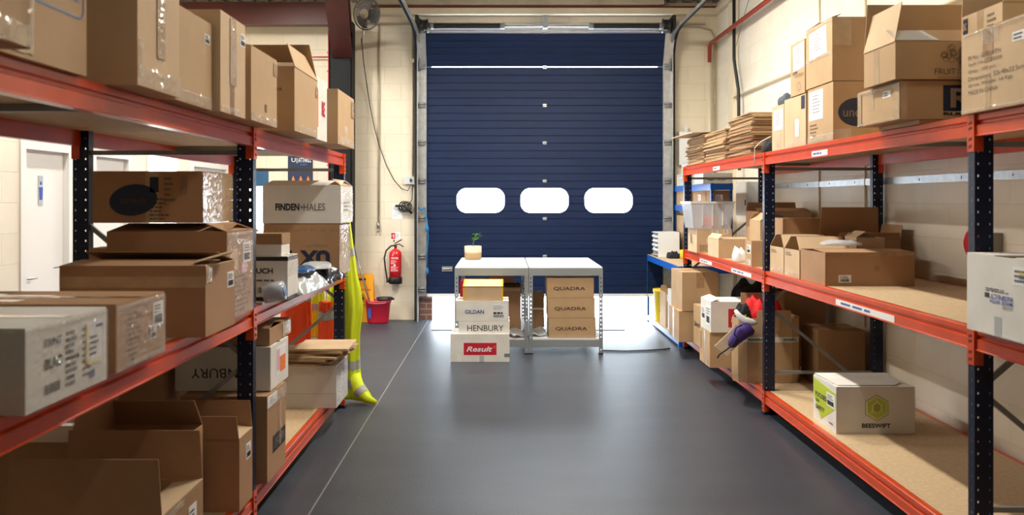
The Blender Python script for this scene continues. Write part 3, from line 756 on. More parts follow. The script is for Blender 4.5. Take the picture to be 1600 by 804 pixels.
def oval(mb, prof, sx, sy, n=28):
    mb.lathe(prof, n); mb.xf(Matrix.Diagonal((sx, sy, 1, 1))); return mb
obj('bucket_body', oval(MB(), [(0.0, 0.0), (0.125, 0.0), (0.135, 0.02), (0.16, 0.27), (0.172, 0.275), (0.172, 0.295), (0.155, 0.295), (0.13, 0.03), (0, 0.02)], 1.02, 0.8) , 'bucket_red', bk)
wr = oval(MB(), [(0.02, 0.23), (0.075, 0.25), (0.10, 0.32), (0.11, 0.33), (0.095, 0.30), (0.06, 0.24), (0.02, 0.22)], 1.0, 1.0); wr.xf(Matrix.Translation((0.085, 0, 0))); wr.box(0.17, 0.21, -0.03, 0.03, 0.30, 0.32)
obj('wringer', wr, 'black', bk)
obj('maker_label', MB().grid(lambda u, v: Vector((0.148 * 1.02 * math.sin(-0.95 + u * 0.42), -0.148 * 0.80 * math.cos(-0.95 + u * 0.42) - 0.006, 0.07 + 0.13 * v)), 6, 1), 'ink_royal', bk)
hb_ = MB().tube([(-0.17, 0, 0.29), (-0.1, -0.13, 0.27), (0, -0.145, 0.265), (0.1, -0.13, 0.27), (0.17, 0, 0.29)], 0.004, 6)
obj('carry_handle', hb_, 'galv', bk)
mp_ = thing('mop', 'mop with grey metal handle standing in the red bucket', 'mop', (-1.68, 11.42, 0.06))
obj('mop_pole', MB().tube([(0, 0, 0.02), (-0.27, 0.02, 0.98)], 0.011, 8), 'steel_pole', mp_)
obj('mop_head', MB().lathe([(0.02, 0.1), (0.035, 0.08), (0.045, 0.02), (0.03, 0.0)], 12), 'white_cloth', mp_)
# floor mat
tag(obj('door_mat', B(-0.87, 1.50, 10.75, 11.45, 0.0, 0.008), 'mat_grey'), 'wide thin grey mat on floor just inside the door', 'mat')
tag(obj('floor_cable', MB().tube([(1.05, 9.3, 0.006), (1.3, 9.26, 0.006), (1.6, 9.32, 0.006), (1.8, 9.42, 0.006), (1.72, 9.36, 0.006)], 0.006, 6), 'black'), 'thin black cable lying on floor right of the grey benches', 'cable')

# ceiling lamps -----------------------------------------------------------------
for i, (x, y, z, L, pw, col) in enumerate(LAMPS):
    lm = thing('strip_lamp', 'twin tube ceiling strip lamp above the racks', 'ceiling lamp', (x, y, z), PI / 2, 'ceiling strip lamps')
    obj('lamp_housing', B(-L / 2, L / 2, -0.06, 0.06, 0.03, ZC - z - 0.036), 'white_plastic', lm)
    for sy in (-0.035, 0.035): obj('lamp_tube', MB().tube([(-L / 2 + .03, sy, 0.012), (L / 2 - .03, sy, 0.012)], 0.013, 8), 'lamp_glow', lm)
    ld = bpy.data.lights.new('lamp_light', 'AREA'); ld.shape = 'RECTANGLE'; ld.size = L; ld.size_y = 0.14; ld.energy = pw; ld.color = col
    lo = bpy.data.objects.new('lamp_light', ld); C.objects.link(lo); lo.parent = lm; lo.location = (0, 0, -0.01)

# ================================================================== racks
ZT, ZM, ZL = 1.955, 1.07, 0.175
def post_mb(h, flip, face):
    """perforated upright, local x 0..0.075 from aisle face inward (flip mirrors), y 0..0.05; web toward -y"""
    mb = MB(); W = 0.078; D = 0.05; pitch = 0.05; hh = 0.009; t = 0.002
    rows = int(h / pitch)
    for k in range(rows):
        z0 = k * pitch; z1 = z0 + (pitch - hh); z2 = z0 + pitch
        mb.box(0, W, 0, t, z0, z1)
        for a, b2 in ((0, 0.012), (0.018, 0.060), (0.066, W)): mb.box(a, b2, 0, t, z1, z2)
        mb.box(0, t, t, D, z0, z1)
        for a, b2 in ((t, 0.022), (0.028, D)): mb.box(0, t, a, b2, z1, z2)
    mb.box(0, W, 0, t, rows * pitch, h).box(0, t, t, D, rows * pitch, h)
    mb.box(W - 0.002, W, t, D, 0, h)
    mb.box(-0.012, W + 0.012, -0.012, D + 0.012, -0.004, 0.002)
    if flip: mb.xf(Matrix.Diagonal((-1, 1, 1, 1)))
    return mb
def beam_mb(y0, y1, s):
    """s=+1: aisle face at x=0 and body toward +x"""
    prof = [(0.010, 0), (0.040, 0), (0.040, -0.092), (0.0, -0.092), (0.0, -0.088), (0.004, -0.086), (0.004, -0.046), (0.018, -0.040), (0.018, -0.030), (0.006, -0.026), (0.006, -0.003)]
    return MB().prism([(s * p[0], y0, p[1]) for p in prof], (0, y1 - y0, 0)).bevel(0.0018, 2)
def conn_mb(s):
    mb = MB()
    mb.box(min(0, -s * 0.004), max(0, -s * 0.004), 0.0, 0.05, -0.155, 0.0)
    mb.box(min(-s * 0.004, s * 0.036), max(-s * 0.004, s * 0.036), -0.004, 0.0, -0.155, 0.0)
    for dz in (-0.03, -0.05, -0.075, -0.125):
        pass
    return mb
def rack(label, x_aisle, s, frames, depth):
    """s=+1: rack extends toward +x from the aisle face"""
    rk = thing('shelving_rack', label, 'shelving', (x_aisle, 0, 0))
    pf = None; pr_ = None
    for fy in frames:
        if pf is None:
            pf = post_mb(1.948, s < 0, 0).mesh('upright', 'navy_steel'); pr_ = post_mb(1.948, s > 0, 0).mesh('upright', 'navy_steel')
        y = fy - 0.05
        obj('upright', pf, None, rk, Matrix.Translation((0, y, 0.004)))
        obj('upright', pr_, None, rk, Matrix.Translation((s * depth, y, 0.004)))
        obj('foot', B(-0.02 if s > 0 else -0.07, 0.07 if s > 0 else 0.02, y - 0.02, y + 0.07, 0, 0.035), 'galv_dull', rk) if False else None
        for z in (1.82, 0.30):
            obj('cross_brace', B(min(s * 0.078, s * (depth - .078)), max(s * 0.078, s * (depth - .078)), y + 0.016, y + 0.034, z, z + 0.022), 'galv_dull', rk)
        for (za, zb) in ((0.82, 1.50), (0.80, 0.13)):
            a = Vector((s * 0.04, y + 0.025, za)); b2 = Vector((s * (depth - 0.04), y + 0.025, zb))
            dr = (b2 - a); L = dr.length; ang = math.atan2(dr.z, dr.x)
            obj('diagonal_brace', B(0, L, -0.008, 0.008, -0.011, 0.011), 'galv_dull', rk, Matrix.Translation(a) @ Matrix.Rotation(-ang, 4, 'Y'))
    for (ya, yb) in zip(frames, frames[1:]):
        y0, y1 = ya + 0.003, yb - 0.053
        for z in (ZT, ZM, ZL):
            for xx, ss in ((0, s), (s * depth, -s)):
                b_ = obj('beam', beam_mb(y0, y1, ss), 'orange_steel', rk, Matrix.Translation((xx, 0, z)))
            n = 2 if True else 1
            mid = (y0 + y1) / 2
            for (p, q) in ((y0 - 0.02, mid - 0.001), (mid + 0.001, y1 + 0.02)):
                obj('shelf_board', B(min(s * 0.042, s * (depth - .042)), max(s * 0.042, s * (depth - .042)), p, q, z - 0.018, z), 'chipboard', rk)
            sb_ = MB().box(min(s * 0.04, s * (depth - .04)), max(s * 0.04, s * (depth - .04)), mid - 0.02, mid + 0.02, z - 0.045, z - 0.019)
            obj('support_bar', sb_, 'galv_dull', rk)
    cm = conn_mb(s).mesh('beam_connector', 'orange_steel'); cmr = conn_mb(-s).mesh('beam_connector', 'orange_steel')
    for fy in frames:
        for z in (ZT, ZM, ZL):
            for xx, mm, ss in ((-s * 0.001, cm, s), (s * (depth + 0.001), cmr, -s)):
                c0 = obj('beam_connector', mm, None, rk, Matrix.Translation((xx, fy - 0.05, z)))
                if ss == s:
                    sl = MB()
                    for dz in (-0.028, -0.05, -0.095, -0.125):
                        sl.box(-s * 0.0052 if s > 0 else 0.004, -0.004 if s > 0 else 0.0052, 0.014, 0.022, dz - 0.013, dz); sl.box(-0.0052 if s > 0 else 0.004, -0.004 if s > 0 else 0.0052, 0.029, 0.036, dz - 0.016, dz - 0.003)
                    obj('slots', sl, 'dark_hole', c0)
    return rk
def _o(name, me, m, parent, mx):
    o = bpy.data.objects.new(name, me); C.objects.link(o); o.parent = parent; o.matrix_basis = mx; return o
rackL = rack('tall orange and navy shelving rack along the left of the aisle', -1.218, -1, [1.895, 4.335, 6.79], 0.882)
rackR = rack('tall orange and navy shelving rack along the right wall', 1.955, 1, [0.75, 3.68, 6.59, 9.47], 0.885)
# paper strips on the right rack beams
def beam_label(y0, y1, z, wz=0.034, txt=None):
    F2 = Face(rackR, (0.004 - 0.0005, y1, z - 0.084), (0, -1, 0), (0, 0, 1), y1 - y0, wz)
    F2.rect('beam_label', 0, 1, 0, 1, 'paper', th=0.001); F2.lines(0.1, 0.9, 0.2, 0.8, 1, 'ink_blue', 0.6)
beam_label(5.28, 5.55, ZT); beam_label(4.38, 5.15, ZM); beam_label(7.9, 8.15, ZT); beam_label(6.9, 7.5, ZM); beam_label(8.2, 8.7, ZM)

# ================================================================== left rack, top shelf
e = 0.001
b = carton('cardboard_carton', 'plain taped brown carton at far left end of left top shelf, overhanging', -1.66, -1.115, 1.72, 2.075, ZT + e, ZT + 0.5, 'card')
b.r.crumple(0.0, 1.0, 0.0, 0.12, 0.02, 3, 'clear_tape'); b.r.crumple(0.93, 1.0, 0.0, 0.6, 0.012, 4, 'film', 6, 12)
b = carton('cardboard_carton', 'brown carton with blue boxed logo print on left top shelf', -1.75, -1.200, 2.09, 2.53, ZT + e, ZT + 0.52, 'card')
f = b.r
for k in range(5): f.ring('printed_logo', 0.42 + 0.10 * k, 0.56 - 0.004 * k, 0.034, 0.009, 'ink_blue')
f.text('S', 0.84, 0.90, 0.50, 0.57, 'ink_blue', 0.03)
f.text('ALL .UOE OO.', 0.40, 0.90, 0.385, 0.44, 'ink_blue', 0.02)
f.rect('printed_logo', 0.1, 0.90, 0.30, 0.312, 'ink_blue'); f.rect('printed_logo', 0.945, 0.958, 0.345, 0.9, 'ink_blue')
f.poly('printed_logo', [(0.90, 0.30), (0.93, 0.31), (0.958, 0.345), (0.945, 0.345), (0.925, 0.32), (0.90, 0.312)], 'ink_blue')
f.crumple(0.0, 0.35, 0.02, 0.5, 0.004, 7, 'clear_tape', 8, 8)
b = carton('cardboard_carton', 'tall brown carton with crumpled clear tape second past the blue-printed one', -1.72, -1.128, 2.71, 3.06, ZT + e, ZT + 0.52, 'card_light')
b.r.crumple(0.43, 0.62, 0.2, 1.0, 0.01, 11, 'clear_tape', 5, 24); b.r.crumple(0.0, 1.0, 0.0, 0.13, 0.02, 12, 'film')
b.f.text('V', 0.44, 0.5, 0.34, 0.44, 'ink', 0.05); b.f.lines(0.1, 0.5, 0.1, 0.3, 2, 'ink_fade')
b.r.crumple(0, 0.1, 0.05, 0.3, 0.01, 13, 'film', 6, 6)
b = carton('cardboard_carton', 'brown carton with small white label and plastic fringe, lower than its neighbours', -1.70, -1.160, 3.11, 3.50, ZT + e, ZT + 0.345, 'card')
b.r.sticker(0.78, 0.93, 0.75, 0.86, 3); b.r.crumple(0.0, 1.0, 0.0, 0.15, 0.022, 14, 'film')
b = carton('cardboard_carton', 'tall narrow brown carton with brown tape down its aisle face', -1.71, -1.132, 3.52, 3.86, ZT + e, ZT + 0.41, 'card_light')
vtape(b.r, 0.45, 0, 1, 'tape', 0.06); b.r.crumple(0.35, 0.6, 0.3, 1.0, 0.01, 15, 'clear_tape', 5, 18); b.r.sticker(0.78, 0.98, 0.76, 0.9, 5); b.r.crumple(0, 0.8, 0, 0.08, 0.02, 16, 'film')
b = carton('cardboard_carton', 'plain brown carton above the left rack upright, small flap lifted', -1.69, -1.118, 3.90, 4.345, ZT + e, ZT + 0.335, 'card', {'f': (0, 0.22), 'b': (0, 0.22), 'r': (12, 0.12)})
b.r.crumple(0, 1, 0, 0.13, 0.022, 17, 'film'); b.r.crumple(0.85, 1.0, 0.75, 0.95, 0.012, 18, 'clear_tape', 4, 4); b.r.lines(0.5, 0.62, 0.1, 0.35, 1, 'ink_fade')
b = carton('cardboard_carton', 'open brown carton with a raised flap on left top shelf', -1.62, -1.072, 4.52, 5.08, ZT + e, ZT + 0.335, 'card', {'f': (14, 0.20), 'b': (50, 0.24), 'r': (70, 0.13), 'l': (100, 0.2)})
b.r.crumple(0.15, 0.9, 0, 0.14, 0.022, 19, 'film'); b.r.crumple(0.9, 1, 0.7, 0.9, 0.01, 20, 'clear_tape', 4, 4); b.f.lines(0.75, 0.95, 0.6, 0.7, 1, 'ink_fade')
b = carton('white_carton', 'white carton with red print squeezed between brown cartons on left top shelf', -1.58, -1.085, 5.10, 5.42, ZT + e, ZT + 0.37, 'card_white')
b.r.rect('printed_panel', 0.06, 0.2, 0.2, 0.8, 'orange_print'); b.r.text('RE', 0.5, 0.8, 0.4, 0.65, 'red_print', 0.04)
b = carton('cardboard_carton', 'brown carton at the far end of the left top shelf beside the dark column', -1.56, -1.043, 5.56, 6.16, ZT + e, ZT + 0.35, 'card')
b.r.crumple(0.05, 1, 0, 0.16, 0.03, 21, 'film'); b.r.crumple(0.8, 1.0, 0.6, 0.95, 0.012, 22, 'clear_tape', 5, 6); b.r.crumple(0.3, 0.5, 0.1, 0.4, 0.015, 25, 'film', 5, 6)

# ================================================================== left rack, middle shelf
b = carton('white_carton', 'white carton wrapped in clear plastic on left middle shelf, nearest the camera', -1.78, -1.170, 2.15, 2.59, ZM + e, ZM + 0.215, 'card_white')
f = b.r
f.text('PRINT', 0.20, 0.40, 0.72, 0.82, 'ink', 0.02); f.text('BLAC', 0.20, 0.40, 0.44, 0.58, 'ink', 0.04); f.barcode(0.20, 0.38, 0.14, 0.26, 'ink_grey')
f.lines(0.45, 0.62, 0.12, 0.85, 9, 'ink_grey', 0.6); f.lines(0.66, 0.8, 0.15, 0.85, 8, 'ink_grey', 0.35, seed=6)
s_ = f.rect('shipping_label', 0.70, 0.92, 0.30, 0.86, 'paper', n=0.001)
f.rect('printed_border', 0.70, 0.72, 0.30, 0.86, 'yellow_print', n=0.002); f.rect('printed_border', 0.70, 0.88, 0.30, 0.33, 'yellow_print', n=0.002)
f.rect('printed_panel', 0.84, 0.93, 0.78, 0.82, 'ink_blue', n=0.002); f.rect('printed_panel', 0.76, 0.82, 0.12, 0.22, 'ink_blue', n=0.002); f.lines(0.75, 0.9, 0.4, 0.7, 4, 'ink_grey', 0.4, n=0.002)
f.crumple(0.0, 1.0, 0.0, 1.0, 0.010, 23, 'film', 22, 12, base=0.004); f.crumple(0.0, 1.0, 0.93, 1.02, 0.018, 24, 'film')
b.f.crumple(0.6, 1.0, 0.0, 1.0, 0.008, 26, 'film', 8, 10); b.f.lines(0.7, 0.72, 0.2, 0.9, 3, 'ink_fade', 0.1)
b = carton('cardboard_carton', 'brown carton in shiny clear wrap behind the plastic-wrapped white carton', -1.93, -1.180, 2.675, 3.06, ZM + e, ZM + 0.212, 'card_red', seam='x')
b.t.rect('packing_tape', 0.1, 0.55, 0.15, 0.3, 'clear_tape', th=0.0009); b.t.rect('packing_tape', 0.35, 0.6, 0.5, 0.62, 'clear_tape', th=0.0009, n=0.001); b.t.rect('packing_tape', 0, 0.35, 0.6, 0.75, 'clear_tape', th=0.0009)
f = b.r; f.sticker(0.74, 0.97, 0.48, 0.88, 7); f.rect('printed_panel', 0.83, 0.90, 0.62, 0.67, 'ink_blue', n=0.003); f.sticker(0.68, 0.80, 0.30, 0.52, 8, n=0.001)
f.lines(0.22, 0.5, 0.15, 0.85, 9, 'ink_fade', 0.35); f.text('M', 0.28, 0.34, 0.05, 0.13, 'ink', 0.03)
f.crumple(0.0, 1.0, 0.0, 1.0, 0.009, 27, 'film', 20, 12, base=0.004); f.crumple(0.0, 1.0, 0.90, 1.03, 0.02, 28, 'film'); f.crumple(0.2, 1.0, -0.03, 0.1, 0.02, 29, 'film')
b = carton('cardboard_carton', 'large brown carton with loosely folded flaps in middle of left middle shelf', -1.705, -1.143, 3.375, 3.745, ZM + e, ZM + 0.277, 'card_red', {'f': (4, 0.18), 'b': (13, 0.2), 'l': (188, 0.03), 'r': (-12, 0.10, 'card_light')})
b.f.rect('packing_tape', 0.0, 1, 0.70, 0.86, 'clear_tape', th=0.0008, n=0); b.r.sticker(0.72, 0.95, 0.60, 0.84, 9); b.r.crumple(0, 0.2, 0.75, 1.0, 0.012, 30, 'clear_tape', 5, 6)
tag(obj('carton_flap', MB().prism([(0, 0, 0), (0.12, 0.08, 0.035), (0.10, 0.2, 0.04), (-0.03, 0.11, 0.0)], (0, 0, 0.004)), 'card_light', b.root, Matrix.Translation((0.235, -0.17, 0.284))), None, None)
b = carton('cardboard_carton', 'brown carton with shiny labelled end under the oval-logo carton', -1.715, -1.195, 3.80, 4.20, ZM + e, ZM + 0.393, 'card_red', {'f': (9, 0.20), 'b': (9, 0.20), 'r': (20, 0.1)})
f = b.r; f.sticker(0.6, 0.9, 0.62, 0.86, 10); f.rect('pink_label', 0.55, 0.75, 0.5, 0.62, 'pink_paper'); f.lines(0.25, 0.9, 0.05, 0.5, 8, 'ink_fade', 0.4); f.rect('shipping_label', 0.15, 0.4, 0.55, 0.8, 'card_light'); f.crumple(0, 1, 0.02, 1, 0.008, 31, 'film', 14, 14, base=0.003); f.crumple(0, 1, 0.93, 1.0, 0.018, 32, 'film')
b = carton('cardboard_carton', 'brown carton with faded dark oval logo topmost on left middle shelf', -1.775, -1.300, 3.80, 4.22, ZM + 0.430, ZM + 0.655, 'card_red')
f = b.f; f.disc('printed_oval', 0.37, 0.45, 0.105, 0.068, 'navy_print', rot=R(8)); f.text('uneek', 0.26, 0.50, 0.38, 0.52, 'ink_brown', 0.01, n=0.003)
f.rect('printed_panel', 0.52, 0.60, 0.6, 0.9, 'navy_print'); f.lines(0.65, 0.75, 0.4, 0.92, 5, 'ink_fade'); f.rect('packing_tape', 0.48, 0.60, 0.0, 1, 'clear_tape', th=0.0006); f.lines(0.52, 0.7, 0.04, 0.5, 6, 'ink', 0.3); f.rect('shipping_label', 0.80, 0.86, 0.55, 0.92, 'tan_print')
b.r.rect('printed_panel', 0.15, 0.4, 0.65, 0.95, 'navy_print'); b.r.crumple(0, 1, 0, 1, 0.012, 33, 'clear_tape', 12, 12)
b = carton('cardboard_carton', 'brown carton against the rear posts below the oval-logo carton', -1.885, -1.735, 4.0, 4.24, ZM + e, ZM + 0.31, 'card_red')

# middle shelf, far bay
b = carton('white_carton', 'white carton with black band and black lettering behind left upright', -1.36, -1.127, 4.60, 4.83, ZM + e + 0.02, ZM + 0.235, 'card_white')
f = b.f; f.rect('black_band', 0, 1, 0.90, 1.0, 'ink'); b.r.rect('black_band', 0, 1, 0.90, 1.0, 'ink'); f.text('TOUCH', 0.03, 0.67, 0.58, 0.72, 'ink', 0.03); f.lines(0.3, 0.9, 0.38, 0.44, 1, 'ink_grey', 0.7); f.barcode(0.32, 0.86, 0.10, 0.24, 'ink_grey'); b.r.crumple(0, 1, 0.5, 1.0, 0.008, 34, 'film', 8, 8)
obj('black_base', B(-0.114, 0.114, -0.112, 0.112, -0.02, -0.001), 'black', b.root)
b2 = carton('white_carton', 'small white carton on top of the black-banded white carton', -1.37, -1.165, 4.62, 4.80, ZM + 0.236, ZM + 0.295, 'card_white')
b2 = carton('cardboard_carton', 'small brown carton topping the two white cartons behind left upright', -1.37, -1.162, 4.62, 4.80, ZM + 0.296, ZM + 0.352, 'card_dark')
b = carton('cardboard_carton', 'brown carton with upside-down dark lettering on left middle shelf end', -1.667, -1.140, 6.12, 6.55, ZM + e, ZM + 0.362, 'card_red')
f = b.f; f.text('UX 4', 0.30, 0.88, 0.20, 0.50, 'navy_print', 0.06, flip=True); f.text('STABILITY', 0.56, 0.85, 0.56, 0.61, 'ink_fade', flip=True); f.rect('packing_tape', 0.0, 1, 0.86, 0.92, 'tape', th=0.0008)
b.r.crumple(0, 1, 0, 1, 0.012, 35, 'clear_tape', 10, 16); b.r.crumple(0, 1, -0.02, 0.06, 0.02, 36, 'film')
b = carton('white_carton', 'white carton with wide black name print on top of the upside-down lettered brown carton', -1.674, -1.128, 6.12, 6.60, ZM + 0.366, ZM + 0.632, 'card_white', {'f': (10, 0.22, 'card_white'), 'b': (10, 0.22, 'card_white'), 'r': (35, 0.08, 'card')})
f = b.f; f.text('FINDEN', 0.165, 0.47, 0.34, 0.53, 'ink', 0.04); f.text('+', 0.475, 0.525, 0.38, 0.48, 'ink_grey'); f.text('HALES', 0.525, 0.80, 0.34, 0.53, 'ink_grey', 0.005)
b.r.crumple(0, 1, 0, 0.9, 0.01, 37, 'film', 8, 10); b.r.lines(0.2, 0.9, 0.3, 0.6, 3, 'ink_fade')
b = carton('cardboard_carton', 'brown carton low behind the white lettered carton, mostly hidden', -1.95, -1.69, 6.1, 6.5, ZM + e, ZM + 0.30, 'card_red')

def crumpled(name, label, cat, loc, sx, sy, sz, m, seed, rz=0, group=None, flat=0.35, n=14):
    """a soft crumpled parcel: sagging pillow"""
    rnd = random.Random(seed); bm = bmesh.new()
    ph = [rnd.uniform(0, 6.28) for _ in range(8)]
    bmesh.ops.create_uvsphere(bm, u_segments=n * 2, v_segments=n, radius=1)
    for v in bm.verts:
        x, y, z = v.co
        sq = lambda t, p: math.copysign(abs(t) ** p, t)
        x, y = sq(x, 0.6), sq(y, 0.6)
        d = 0.10 * math.sin(5 * x + ph[0]) * math.cos(4 * y + ph[1]) + 0.07 * math.sin(9 * y + 6 * x + ph[2]) + 0.05 * math.sin(13 * x - 7 * z + ph[3])
        zz = z * (1 + d * 2) + d * 0.8 * (1 - x * x * 0.3)
        if z < 0: zz = max(zz, -flat)
        v.co = Vector((x * (1 + d * 0.3) * sx, y * (1 + d * 0.3) * sy, (zz + flat) * sz / (1 + flat)))
    for f_ in bm.faces: f_.smooth = True
    mb = MB(); mb.bm.free(); mb.bm = bm
    o = obj(name, mb, m); o.location = loc; o.rotation_euler = (0, 0, rz)
    return tag(o, label, cat, group)
def mailer(label, c4, z, h, m, seed, name='poly_mailer', cat='parcel', sag=0.0, nn=34):
    """a filled flat bag: pillow over the quad c4 (x, y corners) with creases"""
    c4 = [Vector((p[0], p[1], 0)) for p in c4]; cen = sum(c4, Vector()) / 4
    def base(u, v): return (c4[0] * (1 - u) + c4[1] * u) * (1 - v) + (c4[3] * (1 - u) + c4[2] * u) * v - cen
    def top(u, v):
        p = base(u, v); e_ = max(0.0, (1 - abs(2 * u - 1) ** 3.5) * (1 - abs(2 * v - 1) ** 3.5)) ** 0.6
        q = Vector((p.x * 7 + seed, p.y * 7, seed)); n_ = noise.noise(q) * 0.45 + (1 - 2 * abs(noise.noise(q * 2.3))) * 0.22
        k = noise.noise(q * 1.1 + Vector((9, 0, 0))) * 0.02
        return Vector((p.x + k, p.y - k, h * (0.03 + e_ * (0.72 + n_)) - sag * u * u))
    mb = MB(); V = [[mb.bm.verts.new(top(i / nn, j / nn)) for j in range(nn + 1)] for i in range(nn + 1)]
    for i in range(nn):
        for j in range(nn): mb.bm.faces.new([V[i][j], V[i + 1][j], V[i + 1][j + 1], V[i][j + 1]]).smooth = True
    W = [[mb.bm.verts.new(base(i / nn, j / nn) * 0.97 + Vector((0, 0, -sag * (i / nn) ** 2))) for j in range(nn + 1)] for i in range(nn + 1)]
    for i in range(nn):
        for j in range(nn): mb.bm.faces.new([W[i][j], W[i][j + 1], W[i + 1][j + 1], W[i + 1][j]])
    rim = [(i, 0) for i in range(nn)] + [(nn, j) for j in range(nn)] + [(i, nn) for i in range(nn, 0, -1)] + [(0, j) for j in range(nn, 0, -1)]
    for k in range(len(rim)):
        (a_, b_), (c_2, d_2) = rim[k], rim[(k + 1) % len(rim)]; mb.bm.faces.new([V[a_][b_], W[a_][b_], W[c_2][d_2], V[c_2][d_2]])
    o = obj(name, mb, m); o.location = (cen.x, cen.y, z); return tag(o, label, cat)
mailer('large grey poly mailer on left middle shelf beside the black-banded carton', [(-1.72, 4.95), (-1.31, 4.92), (-1.30, 5.98), (-1.66, 6.02)], ZM + 0.002, 0.14, 'poly_grey', 3)
mailer('pale grey poly mailer overhanging the left shelf edge', [(-1.285, 4.87), (-1.10, 4.86), (-1.07, 5.44), (-1.27, 5.42)], ZM + 0.002, 0.10, 'poly_grey', 5)
mailer('small blue poly parcel lying on the pale grey mailer', [(-1.25, 5.06), (-1.12, 5.05), (-1.11, 5.28), (-1.24, 5.30)], ZM + 0.112, 0.03, 'poly_blue', 8)
mailer('shiny black poly mailer at the far end of left middle shelf', [(-1.28, 5.50), (-1.09, 5.47), (-1.07, 6.05), (-1.27, 6.08)], ZM + 0.002, 0.085, 'poly_black', 9)
mailer('long pale grey mailer lying across the black mailer and grey mailer', [(-1.27, 5.40), (-1.08, 5.52), (-1.14, 5.85), (-1.28, 5.78)], ZM + 0.098, 0.035, 'poly_grey', 14)
rl = thing('tape_roll', 'tube roll of blue-cored clear film hanging over the left shelf edge', 'roll', (-1.175, 4.52, ZM + 0.055))
obj('roll', MB().lathe([(0.03, -0.05), (0.05, -0.05), (0.052, 0), (0.05, 0.05), (0.03, 0.05)], 18, Matrix.Rotation(R(80), 4, 'Y')), 'clear_plastic', rl); obj('core', MB().lathe([(0.028, -0.055), (0.03, 0.055)], 14, Matrix.Rotation(R(80), 4, 'Y')), 'poly_blue', rl)
ru = thing('steel_ruler', 'flat steel strip lying on the left shelf edge by the upright', 'ruler', (-1.30, 4.43, ZM + e)); obj('strip', B(-0.05, 0.09, -0.012, 0.03, 0, 0.012), 'galv', ru)

# ================================================================== left rack, bottom shelf
b = carton('cardboard_carton', 'open brown carton with tall front flap on left bottom shelf, nearest the camera', -1.715, -1.175, 3.03, 3.44, ZL + e, 0.51, 'card_red', {'f': (90, 0.198), 'b': (90, 0.19), 'r': (-8, 0.12, 'card_light')})
b.r.sticker(0.62, 0.82, 0.42, 0.82, 13); b.f.rect('packing_tape', 0.3, 0.36, 0.4, 1, 'tape', th=0.0008); b.r.crumple(0, 0.5, 0.9, 1.0, 0.01, 38, 'clear_tape', 8, 3)
b = carton('cardboard_carton', 'tall open brown carton second in the left bottom row, flaps up', -1.71, -1.200, 4.00, 4.21, ZL + e, 0.512, 'card_red', {'f': (90, 0.105), 'b': (90, 0.13), 'r': (10, 0.1, 'card_light')})
b.r.sticker(0.5, 0.85, 0.62, 0.84, 14)
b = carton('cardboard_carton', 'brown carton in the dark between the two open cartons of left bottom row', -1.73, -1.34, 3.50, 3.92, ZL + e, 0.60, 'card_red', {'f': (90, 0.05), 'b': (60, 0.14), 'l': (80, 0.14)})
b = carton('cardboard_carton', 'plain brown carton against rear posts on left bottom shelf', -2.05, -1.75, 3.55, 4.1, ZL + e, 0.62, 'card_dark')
b = carton('cardboard_carton', 'brown carton with black lettered label and crumpled clear plastic round its top', -1.62, -1.180, 4.40, 4.77, ZL + e, 0.615, 'card_red')
f = b.r; f.rect('printed_panel', 0.28, 0.98, 0.28, 0.48, 'ink'); f.text('JOB', 0.36, 0.90, 0.32, 0.44, 'ink_fade', 0.04, n=0.003); f.crumple(0, 1, 0.82, 1.03, 0.03, 39, 'film', 14, 6); f.crumple(0.6, 0.72, 0.3, 0.9, 0.01, 40, 'film', 4, 12)
b.r.note(0.0, 0.5, 0.86, 0.99, 3, 3)
b = carton('white_carton', 'white carton with upside-down black serif print and orange side label, low left', -1.68, -1.19, 4.50, 4.87, 0.62, 0.845, 'card_white', {'f': (0, 0.18), 'b': (0, 0.18)})
b.f.text('HENBURY', 0.17, 0.84, 0.30, 0.52, 'ink', 0.0, flip=True)
b.r.rect('printed_panel', 0.3, 0.85, 0.25, 0.9, 'paper', n=0); b.r.rect('printed_panel', 0.5, 0.82, 0.28, 0.65, 'orange_print', n=0.001); b.r.rect('printed_panel', 0.35, 0.48, 0.35, 0.85, 'pink_paper', n=0.001)
b = carton('cardboard_carton', 'low brown carton with half-open lid on the white carton with orange side label', -1.55, -1.20, 4.52, 4.96, 0.85, 0.938, 'card_red', {'f': (8, 0.15), 'b': (0, 0.2)})
b.r.crumple(0.6, 1, 0, 1, 0.01, 41, 'clear_tape', 6, 6)
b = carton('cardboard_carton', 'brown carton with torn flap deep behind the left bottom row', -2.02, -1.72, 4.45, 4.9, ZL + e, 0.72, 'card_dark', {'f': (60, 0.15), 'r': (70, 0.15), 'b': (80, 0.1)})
b = carton('white_carton', 'plain white carton at the far end of the left bottom shelf under flattened card', -1.66, -1.137, 6.00, 6.43, ZL + e, 0.465, 'card_white')
b.r.crumple(0, 1, 0, 1, 0.006, 42, 'clear_plastic', 10, 12); b.f.rect('printed_crease', 0, 1, 0.34, 0.345, 'ink_fade', th=0.0006)
rnd = random.Random(4)
for k in range(7):
    L = 0.42 + rnd.uniform(-.05, .05); wd = 0.42 + rnd.uniform(-.06, .04)
    sh = MB().box(-wd / 2, wd / 2, -L / 2, L / 2, 0, 0.006).box(-wd / 2, wd / 2, -L / 2 + 0.004, L / 2, 0.0075, 0.0125)
    o = obj('flattened_carton', sh, 'card' if k % 3 else 'card_light'); o.location = (-1.39 + 0.022 * k + rnd.uniform(-.02, .02), 6.16 + rnd.uniform(-.02, .02), 0.469 + k * 0.0165 + 0.004)
    o.rotation_euler = (R(0.0), 0, rnd.uniform(-.25, .25))
    tag(o, 'flattened brown carton in the loose pile on the plain white carton', 'flattened box', 'flattened cartons on the white carton')

